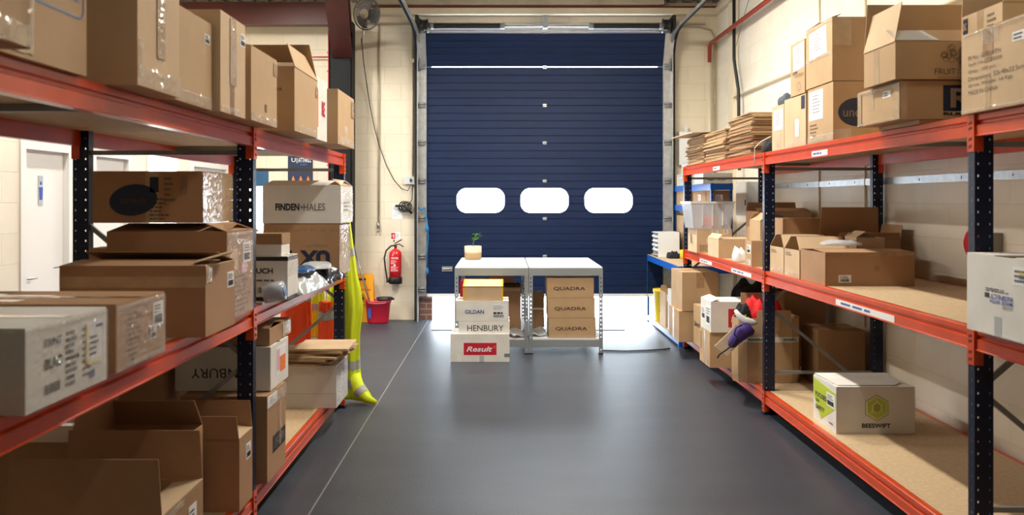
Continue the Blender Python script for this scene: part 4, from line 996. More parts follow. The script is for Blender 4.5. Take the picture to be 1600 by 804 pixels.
# ================================================================== hi-vis clothes
def drape(name, label, cat, loc, prof, m, seed, folds=5, amp=0.12, n=48, bands=(), parent=None):
    """prof: (z, cx, cy, rx, ry) rows; lofted cloth with folds"""
    rnd = random.Random(seed); ph = rnd.uniform(0, 6)
    def ringp(row, k, grow=0.0):
        z, cx, cy, rx, ry = row; a = 2 * PI * k / n
        fo = 1 + amp * math.sin(folds * a + ph + z * 2.2) + amp * 0.5 * math.sin((folds * 2 + 1) * a - z * 5 + ph)
        return Vector((cx + (rx * fo + grow) * math.cos(a), cy + (ry * fo + grow) * math.sin(a), z + 0.006 * math.sin(3 * a + ph)))
    def interp(z):
        for p, q in zip(prof, prof[1:]):
            if min(p[0], q[0]) <= z <= max(p[0], q[0]):
                t = (z - p[0]) / (q[0] - p[0]); return tuple(p[i] + (q[i] - p[i]) * t for i in range(5))
        return prof[-1]
    z0, z1 = prof[0][0], prof[-1][0]; rows = [interp(z0 + (z1 - z0) * i / 40) for i in range(41)]
    def loft(rows_, grow=0.0, cap=True):
        mb = MB(); rs = [[mb.bm.verts.new(ringp(r_, k, grow)) for k in range(n)] for r_ in rows_]
        for a, b2 in zip(rs, rs[1:]):
            for k in range(n): mb.bm.faces.new([a[k], a[(k + 1) % n], b2[(k + 1) % n], b2[k]]).smooth = True
        if cap: mb.bm.faces.new(rs[0][::-1]); mb.bm.faces.new(rs[-1])
        return mb
    t = thing(name, label, cat, loc)
    obj('cloth', loft(rows), m, t)
    for (za, zb) in bands: obj('reflective_band', loft([interp(za + (zb - za) * i / 4) for i in range(5)], 0.003, False), 'silver_band', t)
    return t
drape('hivis_trousers', 'long yellow hi-vis trousers hanging down the end of the left rack', 'trousers', (-1.195, 6.93, 0),
      [(0.03, 0.04, -0.02, 0.115, 0.045), (0.08, 0.03, -0.01, 0.10, 0.06), (0.16, 0.0, 0, 0.075, 0.07), (0.30, 0.0, 0, 0.062, 0.07), (0.55, 0.005, 0, 0.062, 0.08), (0.75, 0.015, 0, 0.074, 0.08), (0.90, 0.005, 0, 0.066, 0.078), (1.02, -0.005, 0, 0.05, 0.072), (1.22, -0.02, 0, 0.036, 0.06), (1.42, -0.03, 0, 0.022, 0.04)],
      'hivis_yellow', 3, bands=((0.12, 0.19), (0.27, 0.34), (1.16, 1.22)))
lg = MB().tube([(0.02, -0.02, 0.22), (0.07, -0.05, 0.10), (0.14, -0.08, 0.045), (0.215, -0.10, 0.022)], [0.055, 0.052, 0.035, 0.016], 14)
ht = bpy.data.objects['hivis_trousers']; obj('trouser_leg', lg, 'hivis_yellow', ht); obj('reflective_band', MB().tube([(0.065, -0.048, 0.112), (0.10, -0.063, 0.077)], [0.0545, 0.0485], 14, False), 'silver_band', ht)
drape('hivis_vest', 'orange hi-vis vest with grey bands hanging at the end of the left rack', 'vest', (-1.63, 6.93, 0),
      [(0.40, 0, 0, 0.10, 0.04), (0.62, 0, 0, 0.115, 0.045), (0.86, 0, 0, 0.10, 0.04), (0.96, 0.0, 0, 0.05, 0.03)], 'hivis_orange', 6, bands=((0.80, 0.85),))
drape('hivis_jacket', 'yellow and grey hi-vis jacket hanging between two orange garments', 'jacket', (-1.475, 7.02, 0),
      [(0.50, 0, 0, 0.05, 0.035), (0.8, 0, 0, 0.05, 0.035), (0.98, 0, 0, 0.03, 0.03)], 'hivis_yellow', 8, bands=((0.72, 0.77),))
drape('hivis_trousers', 'orange hi-vis trousers with grey band hanging nearest the yellow pair', 'trousers', (-1.385, 6.90, 0),
      [(0.46, 0, 0, 0.066, 0.04), (0.62, 0, 0, 0.058, 0.04), (0.8, 0, 0, 0.05, 0.035)], 'hivis_orange', 9, bands=((0.66, 0.72),))
drape('hivis_shirt', 'yellow hi-vis shirt with grey stripe hanging above the orange trousers', 'shirt', (-1.345, 7.10, 0),
      [(0.62, 0, 0, 0.06, 0.03), (0.8, 0, 0, 0.065, 0.035), (0.99, 0, 0, 0.03, 0.03)], 'hivis_yellow', 10, bands=((0.72, 0.76),))
drape('black_jacket', 'black jacket hanging above the orange vest under the left shelf', 'jacket', (-1.45, 6.87, 0),
      [(0.88, 0, 0, 0.045, 0.03), (0.99, 0, 0, 0.04, 0.03)], 'black_cloth', 11)

for g_ in [o for o in bpy.data.objects if o.name.startswith(('hivis_vest', 'hivis_jacket', 'hivis_shirt', 'black_jacket')) or o.name == 'hivis_trousers.001']:
    zt_ = {'hivis_vest': 0.95, 'hivis_jacket': 0.97, 'hivis_shirt': 0.98, 'black_jacket': 0.98, 'hivis_trousers': 0.79}[g_.name.split('.')[0]]
    dy = 6.765 - g_.location.y
    obj('hanger_hook', MB().tube([(0, 0, zt_), (0, 0, 1.08), (0, dy * 0.5, 1.095), (0, dy, 1.075)], 0.003, 6), 'galv', g_)

# ================================================================== benches in the middle
def bench(label, x0, x1, y0, y1):
    t = thing('work_bench', label, 'bench', ((x0 + x1) / 2, (y0 + y1) / 2, 0)); X = (x1 - x0) / 2; Y = (y1 - y0) / 2
    obj('bench_top', B(-X + 0.003, X - 0.003, -Y + 0.003, Y - 0.003, 0.884, 0.902), 'white_board', t)
    fr = MB()
    for z0, z1 in ((0.815, 0.892),):
        fr.box(-X, X, -Y, -Y + 0.003, z0, z1).box(-X, X, Y - 0.003, Y, z0, z1).box(-X, -X + 0.003, -Y + 0.003, Y - 0.003, z0, z1).box(X - 0.003, X, -Y + 0.003, Y - 0.003, z0, z1)
    obj('top_frame', fr, 'bench_grey', t)
    fr = MB(); z0, z1 = 0.075, 0.15
    fr.box(-X + 0.004, X - 0.004, -Y + 0.004, -Y + 0.007, z0, z1).box(-X + 0.004, X - 0.004, Y - 0.007, Y - 0.004, z0, z1).box(-X + 0.004, -X + 0.007, -Y + 0.007, Y - 0.007, z0, z1).box(X - 0.007, X - 0.004, -Y + 0.007, Y - 0.007, z0, z1)
    obj('shelf_frame', fr, 'bench_grey', t)
    obj('lower_shelf', B(-X + 0.01, X - 0.01, -Y + 0.01, Y - 0.01, 0.15, 0.165), 'white_board', t)
    for sx in (-1, 1):
        for sy in (-1, 1):
            lg = MB(); W = 0.04; rows = 20; ph_ = 0.87 / rows; t2 = 0.002
            for k in range(rows):
                a, m_, c = 0.014 + k * ph_, 0.014 + k * ph_ + ph_ * 0.62, 0.014 + (k + 1) * ph_
                lg.box(0, W, 0, t2, a, m_).box(0, 0.015, 0, t2, m_, c).box(0.025, W, 0, t2, m_, c)
                lg.box(0, t2, t2, W, a, m_).box(0, t2, t2, 0.015, m_, c).box(0, t2, 0.025, W, m_, c)
            l_ = obj('leg', lg, 'bench_grey', t, Matrix.Translation((sx * (X + 0.001), sy * (Y + 0.001), 0)) @ Matrix.Diagonal((-sx, -sy, 1, 1)))
            obj('rubber_foot', B(-0.003, 0.042, -0.003, 0.042, 0, 0.014), 'black_rubber', l_)
    return t
bench('left of two grey steel benches with white top and potted plant on it', -0.494, 0.268, 9.085, 10.61)
bench('right of two grey steel benches with white top, three brown cartons stacked below', 0.276, 1.040, 9.085, 10.61)
# plant
pl = thing('potted_plant', 'small green seedling in a cream and tan round pot on the left bench', 'plant', (-0.345, 10.28, 0.902))
obj('pot', MB().lathe([(0.085, 0), (0.098, 0.01), (0.100, 0.07), (0.100, 0.085)], 28), 'pot_tan', pl)
obj('pot_rim', MB().lathe([(0.100, 0.085), (0.101, 0.155), (0.094, 0.16), (0.09, 0.145), (0.09, 0.09)], 28, caps=False), 'pot_cream', pl)
obj('soil', MB().lathe([(0.0, 0.14), (0.09, 0.14)], 24, caps=False), 'soil', pl)
obj('stem', MB().tube([(0.0, 0, 0.14), (0.005, 0, 0.20), (0.03, 0, 0.27), (0.045, 0, 0.31)], [0.005, 0.005, 0.004, 0.003], 6), 'leaf', pl)
lf = MB(); rnd = random.Random(5)
for k in range(22):
    t_ = rnd.random(); base = Vector((0.015 + 0.03 * t_, 0, 0.215 + 0.09 * t_)); a = rnd.uniform(0, 2 * PI); L = 0.05 + 0.03 * rnd.random(); up = rnd.uniform(0.0, 0.7)
    d_ = Vector((math.cos(a), math.sin(a), up)).normalized(); sd = d_.cross(Vector((0, 0, 1))).normalized() * 0.014
    lf.bm.faces.new([lf.bm.verts.new(p) for p in (base, base + d_ * L * .4 + sd, base + d_ * L * 0.75 + sd * 0.8, base + d_ * L + Vector((0, 0, -0.01)), base + d_ * L * .75 - sd * 0.8, base + d_ * L * .4 - sd)])
obj('leaves', lf, 'leaf', pl)
# stack in front of the left bench
b = carton('white_carton', 'white carton with red name label on the floor in front of left bench', -0.513, 0.070, 8.66, 9.06, 0.001, 0.277, 'card_white')
f = b.f; p_ = f.rect('red_label', 0.225, 0.78, 0.25, 0.69, 'red_print'); f.text('Result', 0.27, 0.71, 0.37, 0.56, 'paper', 0.02, 0.3, n=0.003); f.ring('printed_mark', 0.745, 0.54, 0.006, 0.002, 'paper', n=0.002)
vtape(f, 0.53, 0.0, 0.22, 'clear_plastic', 0.045); f.rect('dirty_tape', 0.91, 1.0, 0.17, 0.30, 'galv_dull', th=0.0008); b.t.rect('packing_tape', 0, 1, 0.44, 0.56, 'white_tape', th=0.0008, n=0.001)
f.rect('packing_tape', 0.11, 0.18, 0.0, 0.3, 'white_tape', th=0.0006)
b = carton('white_carton', 'flat white carton with large black serif lettering directly on the red-labelled carton', -0.435, 0.072, 8.70, 9.06, 0.278, 0.398, 'card_white')
b.f.text('HENBURY', 0.17, 0.88, 0.18, 0.68, 'ink', 0.0); b.f.lines(0.65, 0.72, 0.02, 0.08, 1, 'ink_grey')
b = carton('white_carton', 'white carton with blue lettering and barcode in the stack before the left bench', -0.460, 0.062, 8.70, 9.055, 0.399, 0.600, 'card_white')
f = b.f; f.text('GILDAN', 0.17, 0.53, 0.36, 0.56, 'ink_blue', 0.025); f.rect('clear_label', 0.69, 0.97, 0.08, 0.85, 'white_board', th=0.0006); f.barcode(0.71, 0.91, 0.18, 0.32, 'ink_grey', n=0.001); f.lines(0.71, 0.98, 0.35, 0.45, 1, 'ink', 0.9, n=0.001); f.lines(0.71, 0.95, 0.55, 0.8, 3, 'ink_grey', 0.2, n=0.001); b.t.rect('packing_tape', 0.4, 0.6, 0, 1, 'white_tape', th=0.0007, n=0.001)
b = carton('cardboard_carton', 'tilted brown carton edged with yellow tape, topmost of stack before left bench', -0.393, 0.008, 8.72, 9.05, 0.624, 0.765, 'card_light', rx=R(7), tape=False)
b.f.rect('yellow_tape', 0, 0.045, 0, 1, 'yellow_tape'); b.f.rect('yellow_tape', 0.945, 1, 0, 1, 'yellow_tape'); b.f.rect('yellow_tape', 0, 1, 0, 0.035, 'yellow_tape', n=0.0005); b.t.rect('yellow_tape', 0, 0.045, 0, 1, 'yellow_tape'); b.t.rect('yellow_tape', 0.955, 1, 0, 1, 'yellow_tape'); b.t.rect('yellow_tape', 0, 1, 0.95, 1, 'yellow_tape', n=0.0005)
b.f.rect('packing_tape', 0, 1, 0.93, 1.0, 'tape', n=0.0008)
b = carton('white_carton', 'small white carton peeking out left of the stack before the left bench', -0.465, -0.44 + 0.3, 9.10, 9.45, 0.167, 0.44, 'card_white')
b = carton('red_carton', 'red carton on lower shelf of left bench behind the stack', -0.46, -0.20, 9.50, 9.8, 0.167, 0.72, 'red_print', tape=False)
b = carton('cardboard_carton', 'open brown carton on lower shelf of left bench right of the stack', -0.03, 0.200, 9.45, 9.75, 0.167, 0.66, 'card_red', {'f': (200, 0.08, 'card'), 'b': (20, 0.1), 'r': (190, 0.04)})
b = carton('cardboard_carton', 'dark brown carton at the back of lower shelf of the left bench', -0.15, 0.13, 9.95, 10.35, 0.167, 0.74, 'card_dark', {'f': (10, 0.1), 'b': (10, 0.1)})
for k, (x, y, rz, g_) in enumerate(((0.14, 9.24, 0.4, 'folded grey bubble envelope on lower shelf of left bench'), (0.372, 9.32, 0.0, 'flat grey envelope left of the three brown cartons on right bench'))):
    o = obj('bubble_envelope', MB().grid(lambda u, v: Vector(((u - .5) * 0.17, (v - .5) * 0.28, 0.02 + 0.035 * v + 0.012 * math.sin(7 * u + 3 * v))), 8, 8, 0.008), 'poly_grey'); o.location = (x, y, 0.168); o.rotation_euler = (0, 0, rz); tag(o, g_, 'envelope')
zq = 0.167
for k, (lab, dx) in enumerate((('lowest of three matching lettered brown cartons on the right bench shelf', 0.02), ('middle of three matching lettered brown cartons on the right bench shelf', 0.01), ('topmost of three matching lettered brown cartons under right bench top', 0.0))):
    b = carton('cardboard_carton', lab, 0.463 + dx, 0.95 + dx, 9.11, 9.50, zq + e, zq + 0.207, 'card', {'f': (0, 0.19), 'b': (0, 0.19)} if k < 2 else {'f': (3, 0.15), 'b': (8, 0.19), 'l': (6, 0.1)}, group=None)
    b.f.text('QUADRA', 0.14, 0.82, 0.36, 0.56, 'ink_brown', 0.02); b.f.ring('printed_mark', 0.86, 0.54, 0.005, 0.0015, 'ink_brown'); zq += 0.208
b = carton('cardboard_carton', 'dark brown carton low on right bench shelf, left of the stack of three', 0.33, 0.455, 9.55, 9.9, 0.167, 0.40, 'card_dark')
b = carton('cardboard_carton', 'dark brown carton on top of another, left of the stack of three', 0.33, 0.455, 9.55, 9.9, 0.405, 0.58, 'card_dark'); b.f.rect('pale_edge', 0, 1, 0, 0.12, 'paper')
b = carton('cardboard_carton', 'brown carton half hidden behind right side of the stack of three', 0.60, 1.0, 9.6, 10.0, 0.167, 0.42, 'card_dark')

# ================================================================== right rack, top shelf
b = carton('cardboard_carton', 'large brown carton printed MADE IN CHINA on right top shelf, nearest the camera', 1.925, 2.40, 3.12, 3.675, ZT + e, ZT + 0.332, 'card_light')
f = b.l
for k, (t_, u1) in enumerate((('PI No.: 0208-HTH', 0.52), ('Style No.: TZ0206', 0.54), ('Qnty : 100 pcs', 0.46), ('Dimensions: 53x48x32.5cm', 0.80), ('Gross Weight: 16 Kgs', 0.66), ('MADE IN CHINA', 0.48))):
    f.text(t_, 0.10, u1, 0.66 - k * 0.087, 0.715 - k * 0.087, 'ink_fade')
vtape(f, 0.36, 0.66, 1.0, 'tape', 0.075); vtape(f, 0.36, 0.58, 0.66, 'tape', 0.05); vtape(f, 0.36, 0, 0.4, 'clear_tape', 0.04); f.crumple(0.28, 0.5, 0.8, 1.02, 0.014, 50, 'film', 6, 6); f.crumple(0, 1, 0.96, 1.02, 0.014, 51, 'film'); f.crumple(0.0, 1, -0.01, 0.05, 0.015, 52, 'film')
f.sticker(0.66, 0.80, 0.73, 0.84, 20, False, rows=2)
b = carton('cardboard_carton', 'open brown carton with square code print behind the MADE IN CHINA carton', 2.11, 2.62, 3.70, 4.03, ZT + e, ZT + 0.485, 'card_light', {'b': (88, 0.30), 'f': (100, 0.04)})
f = b.l; f.rect('printed_panel', 0.05, 0.17, 0.82, 0.97, 'navy_print'); f.text('EAC', 0.07, 0.15, 0.86, 0.93, 'card_light', 0.02, n=0.003); f.lines(0.65, 0.9, 0.8, 0.95, 3, 'ink_fade'); vtape(f, 0.48, 0, 1, 'clear_tape', 0.05)
b = carton('cardboard_carton', 'brown carton with dark square letter R logo under the open fruit-print carton', 1.85, 2.45, 4.08, 4.56, ZT + e + 0.02, 2.155, 'card', {'f': (0, 0.235), 'b': (0, 0.235)}, tape=False)
obj('base_board', B(-0.2, 0.28, -0.22, 0.22, -0.02, -0.001), 'card_light', b.root)
f = b.f; f.rect('printed_square', 0.335, 0.60, 0.21, 0.90, 'navy_print'); f.text('R', 0.39, 0.56, 0.30, 0.82, 'tan_print', 0.03, n=0.003); f.poly('printed_bird', [(0.485, 0.46), (0.53, 0.56), (0.60, 0.56), (0.60, 0.42), (0.55, 0.36), (0.54, 0.48)], 'navy_print', n=0.004)
f.text('RUSSELL', 0.335, 0.66, 0.10, 0.18, 'ink', 0.05); f.rect('packing_tape', 0, 0.06, 0, 1, 'clear_tape', th=0.0008)
f = b.l; f.crumple(0, 1, 0.86, 1.05, 0.02, 53, 'film', 18, 4); f.crumple(0, 1, -0.03, 0.08, 0.02, 54, 'film'); f.crumple(0.86, 1.0, 0, 1, 0.01, 55, 'clear_tape', 4, 12); f.crumple(0, 0.10, 0, 1, 0.01, 56, 'clear_tape', 4, 12); f.sticker(0.62, 0.80, 0.66, 0.84, 21, False, rows=2); vtape(f, 0.35, 0.4, 1, 'clear_tape', 0.06); f.lines(0.0, 0.2, 0.05, 0.1, 1, 'ink_blue')
b = carton('cardboard_carton', 'open brown carton with fruit cluster print and raised flaps on right top shelf', 1.815, 2.42, 4.05, 4.40, 2.158, 2.335, 'card', {'f': (40, 0.10), 'b': (88, 0.245), 'l': (78, 0.19, 'card_light'), 'r': (100, 0.15)})
f = b.f
rr_ = random.Random(2)
cx0, cy0 = 0.53, 0.72
for k in range(34):
    a = rr_.uniform(0, 2 * PI); q = math.sqrt(rr_.random()); ux = cx0 + 0.165 * q * math.cos(a); vy = 0.64 + 0.27 * q * math.sin(a)
    if (ux - 0.56) ** 2 * 11 + (vy - 0.74) ** 2 < 0.035: continue
    f.ring('printed_fruit', ux, vy, 0.0135, 0.0022, 'ink_fade', seg=14)
f.ring('printed_fruit', 0.56, 0.75, 0.042, 0.003, 'ink_fade', seg=28, ry=0.036); f.poly('printed_fruit', [(0.555, 0.86), (0.565, 0.86), (0.575, 0.95), (0.57, 0.95)], 'ink_fade')
f.text('FRUIT', 0.30, 0.46, 0.12, 0.28, 'ink_brown', 0.0); f.text('OF', 0.468, 0.50, 0.21, 0.28, 'ink_brown'); f.text('THE', 0.468, 0.505, 0.12, 0.18, 'ink_brown'); f.text('LOOM.', 0.515, 0.67, 0.12, 0.28, 'ink_brown', 0.0); f.text('www.fruitoftheloom.com', 0.32, 0.66, 0.02, 0.075, 'ink_fade')
vtape(b.l, 0.42, 0, 0.95, 'clear_tape', 0.06)
sh_ = obj('paper_sheet', MB().prism([(-0.31, 0.0, 0), (-0.11, 0.0, 0), (-0.16, 0.088, 0), (-0.33, 0.088, 0)], (0, 0, 0.001)), 'paper', b.root, Matrix.Translation((0.012, -0.175, 0.1795)) @ Matrix.Rotation(R(40), 4, 'X'))
b = carton('cardboard_carton', 'brown carton with navy oval logo and paper note on right top shelf', 1.965, 2.50, 5.21, 5.64, ZT + e, 2.305, 'card')
f = b.f; f.disc('printed_oval', 0.27, 0.48, 0.115, 0.085, 'navy_print'); f.text('uneek', 0.11, 0.44, 0.40, 0.56, 'tan_print', 0.0, n=0.003)
f = b.l; f.note(0.06, 0.62, 0.42, 0.95, 30); f.lines(0.1, 0.5, 0.1, 0.36, 4, 'ink_fade'); f.crumple(0, 1, -0.02, 0.14, 0.02, 57, 'film'); b.f.crumple(0, 0.2, 0.0, 0.2, 0.012, 58, 'film', 6, 6)
b = carton('cardboard_carton', 'brown taped carton with paper note stacked on the navy oval logo carton', 1.960, 2.243, 5.21, 5.66, 2.308, 2.688, 'card', {'f': (0, 0.22), 'b': (3, 0.22), 'l': (20, 0.06, 'card_dark')})
f = b.l; f.note(0.14, 0.80, 0.48, 0.93, 31, rot=0.04); f.crumple(0, 1, 0.42, 0.5, 0.012, 59, 'film', 16, 3); f.crumple(0, 1, 0.94, 1.02, 0.016, 60, 'film'); b.f.crumple(0, 0.4, 0.55, 1, 0.008, 61, 'clear_tape', 8, 8)
b = carton('cardboard_carton', 'plain pale carton with small navy rectangle beside the noted cartons, right top shelf', 1.972, 2.35, 5.70, 6.13, ZT + e, 2.295, 'card_light')
f = b.l; f.rect('printed_rectangle', 0.80, 0.96, 0.72, 0.98, 'navy_print'); f.crumple(0.45, 0.75, 0.1, 0.6, 0.012, 62, 'film', 6, 10); f.crumple(0, 1, -0.02, 0.12, 0.02, 63, 'film'); f.rect('torn_paper', 0.52, 0.7, 0.2, 0.55, 'paper')
b = carton('cardboard_carton', 'narrow carton with paper note on the pale carton, right top shelf', 1.966, 2.25, 5.70, 5.98, 2.298, 2.65, 'card')
f = b.l; f.note(0.2, 0.95, 0.48, 0.96, 33, rot=0.05); f.text('JOB', 0.15, 0.5, 0.40, 0.46, 'ink', 0.02); f.text('TO:STOCK', 0.3, 0.95, 0.33, 0.40, 'ink_fade'); f.ring('printed_mark', 0.6, 0.15, 0.03, 0.004, 'ink_fade')
b = carton('cardboard_carton', 'carton with paper note at far end of the taped group on right top shelf', 1.975, 2.35, 6.15, 6.42, ZT + e, 2.275, 'card_light')
f = b.l; f.note(0.15, 0.9, 0.45, 0.92, 34); f.crumple(0.3, 0.8, 0.0, 0.4, 0.014, 64, 'film', 5, 12)
crumpled('dark_gloves', 'dark gloves lying on the farthest noted carton of right top shelf', 'gloves', (2.05, 6.25, 2.277), 0.07, 0.12, 0.07, 'grey_cloth', 21)
crumpled('black_bag', 'black crumpled bag on right top shelf beside the tallest flat stack', 'bag', (2.07, 6.72, ZT + e), 0.08, 0.09, 0.09, 'black_cloth', 22)
tag(obj('strap', MB().tube([(1.99, 6.50, 2.07), (1.955, 6.62, 2.04), (1.935, 6.72, 2.0), (1.935, 6.73, 1.93), (1.935, 6.73, 1.87)], 0.004, 6), 'white_cloth'), 'white strap hanging over the right top beam', 'strap')
# flattened cartons
rnd = random.Random(9)
def flat_stack(x, y0, y1, wx, zt_, m1, n, lab, grp, skew=0.0):
    th = (zt_ - ZT) / n; protos = []
    for v_ in range(3):
        L = y1 - y0; mb = MB()
        mb.box(-wx / 2, wx / 2, -L / 2, L / 2, 0, th * 0.36); mb.box(-wx / 2 + 0.004 * v_, wx / 2, -L / 2 + 0.01, L / 2 - 0.012 * v_, th * 0.48, th * 0.86)
        mb.box(-wx / 2 - 0.004, -wx / 2 + 0.03, -L / 2 + 0.02, L / 2 - 0.02, th * 0.3, th * 0.55)
        protos.append(mb.mesh('flattened_carton', ('card', 'card_light', 'card_red')[v_]))
    for k in range(n):
        o = obj('flattened_carton', protos[rnd.choice((0, 0, 1, 2))], None)
        o.location = (x + rnd.uniform(-.012, .012) + skew * math.sin(k * 0.5), (y0 + y1) / 2 + rnd.uniform(-.012, .012) + 0.015 * math.sin(k * 0.9), ZT + e + k * th)
        o.rotation_euler = (0, 0, rnd.uniform(-.03, .03)); tag(o, lab, 'flattened box', grp)
flat_stack(2.18, 6.96, 7.68, 0.40, 2.30, None, 24, 'flattened brown carton in the tallest stack on right top shelf', 'flattened cartons in the tallest stack')
flat_stack(2.13, 7.76, 8.50, 0.32, 2.235, None, 18, 'flattened brown carton in the middle, lower stack on right top shelf', 'flattened cartons in the middle stack', 0.012)
flat_stack(2.14, 8.58, 9.38, 0.34, 2.245, None, 20, 'flattened brown carton in the farthest stack on right top shelf', 'flattened cartons in the farthest stack', 0.01)
o = obj('card_sheet', B(-0.24, 0.24, -0.42, 0.42, 0, 0.006), 'card_light'); o.location = (2.07, 9.0, 2.262); o.rotation_euler = (0, R(-1.5), 0.06); tag(o, 'wide card sheet overhanging the farthest flat stack on the right', 'sheet')

# ================================================================== right rack, middle shelf
b = carton('white_carton', 'white carton printed upside down MADE WITH RESPECT on right middle shelf', 1.913, 2.34, 3.07, 3.61, ZM + e, ZM + 0.315, 'card_white', {'f': (0, 0.2), 'b': (0, 0.2), 'r': (0, 0.1)})
f = b.l
f.text('RESPECT', 0.32, 0.60, 0.47, 0.525, 'ink_royal', 0.012, flip=True); f.text('MADE WITH', 0.32, 0.60, 0.41, 0.46, 'ink_royal', 0.012, flip=True); f.text('GILDAN', 0.48, 0.60, 0.355, 0.40, 'ink_fade', flip=True)
f.ring('printed_mark', 0.345, 0.575, 0.008, 0.003, 'ink'); f.ring('printed_mark', 0.40, 0.575, 0.008, 0.0015, 'ink_grey'); f.lines(0.26, 0.62, 0.55, 0.60, 2, 'ink_grey'); f.barcode(0.25, 0.31, 0.47, 0.53, 'ink_grey')
f.sticker(0.60, 0.80, 0.68, 0.9, 40, False); f.rect('printed_panel', 0.68, 0.76, 0.82, 0.84, 'yellow_print', n=0.003); f.rect('printed_panel', 0.68, 0.76, 0.77, 0.79, 'ink_blue', n=0.003)
vtape(f, 0.42, 0, 0.25, 'clear_plastic', 0.05); f.crumple(0.1, 1, -0.02, 0.04, 0.012, 65, 'film')
b = carton('cardboard_carton', 'long brown carton with barcode label on front of the right middle shelf', 1.984, 2.534, 5.39, 5.83, ZM + e, ZM + 0.208, 'card_red', {'f': (3, 0.21), 'b': (3, 0.21), 'r': (-25, 0.05)})
b.f.sticker(0.15, 0.29, 0.10, 0.33, 41, rows=2); b.f.text('n', 0.56, 0.60, 0.45, 0.6, 'ink_fade'); b.f.rect('packing_tape', 0, 1, 0.9, 1.0, 'tape', th=0.0006)
for k, (ya, yb, lab) in enumerate(((5.86, 6.17, 'small carton with peaked open flaps, nearer of two beside long brown carton'), (6.19, 6.50, 'small carton with peaked open flaps, farther of two beside long brown carton'))):
    b = carton('cardboard_carton', lab, 1.985, 2.315, ya, yb, ZM + e, ZM + 0.195, 'card_light', {'f': (42, 0.13), 'b': (42, 0.13)})
    b.l.crumple(0, 1, -0.02, 0.25, 0.018, 66 + k, 'film', 14, 5); b.l.lines(0.1, 0.6, 0.75, 0.9, 2, 'ink_fade')
b = carton('cardboard_carton', 'large open brown carton with tall flap at the back of right middle shelf', 2.33, 2.77, 6.10, 6.45, ZM + e, ZM + 0.26, 'card_red', {'b': (86, 0.22), 'f': (110, 0.05), 'r': (100, 0.1)})
b = carton('cardboard_carton', 'small pale carton with white label behind the long carton, right middle shelf', 2.37, 2.56, 5.87, 6.07, ZM + e, ZM + 0.28, 'card_light', {'l': (30, 0.08), 'b': (30, 0.05)}); b.f.sticker(0.3, 0.75, 0.1, 0.6, 43)
crumpled('plastic_bag', 'clear crumpled plastic film on top of the long brown carton', 'plastic bag', (2.2, 5.70, ZM + 0.235), 0.13, 0.07, 0.03, 'clear_plastic', 24)
b = carton('cardboard_carton', 'brown closed carton behind near-right upright on the right middle shelf', 2.13, 2.50, 6.66, 6.93, ZM + e, 1.46, 'card_red')
b = carton('cardboard_carton', 'pale carton with open flap between brown carton and grey cloth, right middle shelf', 2.10, 2.30, 7.14, 7.45, ZM + e, 1.43, 'card', {'l': (40, 0.1), 'b': (40, 0.1)})
b = carton('cardboard_carton', 'brown carton with R logo under the clear plastic bin', 1.94, 2.29, 8.75, 9.17, ZM + e, 1.312, 'card_light')
f = b.f; f.sticker(0.42, 0.62, 0.78, 0.95, 44, False); f.sticker(0.76, 0.90, 0.8, 0.98, 45, False); f.sticker(0.28, 0.40, 0.42, 0.6, 46, False); f.lines(0.08, 0.42, 0.06, 0.34, 5, 'ink_fade'); f.text('B', 0.5, 0.56, 0.15, 0.3, 'ink', 0.04)
b.l.text('R', 0.3, 0.6, 0.35, 0.75, 'ink_fade', 0.05)
# clear bin
bn = thing('plastic_bin', 'clear plastic storage bin with red item inside on the R-logo carton', 'storage bin', (2.095, 8.96, 1.314))
def taper(x0, x1, y0, y1, z, g):
    return [(x0 - g, y0 - g, z), (x1 + g, y0 - g, z), (x1 + g, y1 + g, z), (x0 - g, y1 + g, z)]
tb = MB(); r0 = [tb.bm.verts.new(p) for p in taper(-.185, .185, -.2, .2, 0, 0)]; r1 = [tb.bm.verts.new(p) for p in taper(-.185, .185, -.2, .2, 0.26, 0.03)]
fs = [tb.bm.faces.new(r0[::-1])] + [tb.bm.faces.new([r0[k], r0[(k + 1) % 4], r1[(k + 1) % 4], r1[k]]) for k in range(4)]
tb.solid = 0.003
obj('bin_body', tb, 'clear_plastic', bn)
rim = MB().box(-.225, .225, -.24, -.228, .25, .27).box(-.225, .225, .228, .24, .25, .27).box(-.225, -.213, -.228, .228, .25, .27).box(.213, .225, -.228, .228, .25, .27)
for u in (-0.1, 0.0, 0.1): rim.box(u - 0.004, u + 0.004, -0.232, -0.215, 0.03, 0.25)
obj('bin_rim', rim, 'white_plastic', bn)
crumpled('red_item', 'red folded item inside the clear plastic bin', 'cloth', (2.12, 8.95, 1.322), 0.07, 0.08, 0.10, 'red_cloth', 25)
crumpled('grey_item', 'dark grey bundle inside the clear plastic bin, right side', 'cloth', (2.21, 8.98, 1.322), 0.05, 0.10, 0.08, 'grey_cloth', 26)
b = carton('cardboard_carton', 'low open brown carton right of the R-logo carton on right middle shelf', 1.965, 2.305, 7.97, 8.38, ZM + e, ZM + 0.175, 'card_light', {'f': (0, 0.15), 'l': (45, 0.06), 'b': (0, 0.2)}, tape=False)
b = carton('cardboard_carton', 'brown carton with two white labels beside right upright, middle shelf', 1.975, 2.24, 6.95, 7.13, ZM + e, ZM + 0.205, 'card')
b.l.sticker(0.3, 0.85, 0.5, 0.85, 47); b.l.sticker(0.35, 0.8, 0.05, 0.25, 48, False); b.f.text('Q', 0.78, 0.95, 0.4, 0.65, 'ink_brown', 0.05)
crumpled('cloth_bundle', 'small white cloth bundle on the right middle shelf between two cartons', 'cloth', (2.035, 7.52, ZM + e), 0.055, 0.09, 0.10, 'white_cloth', 27)
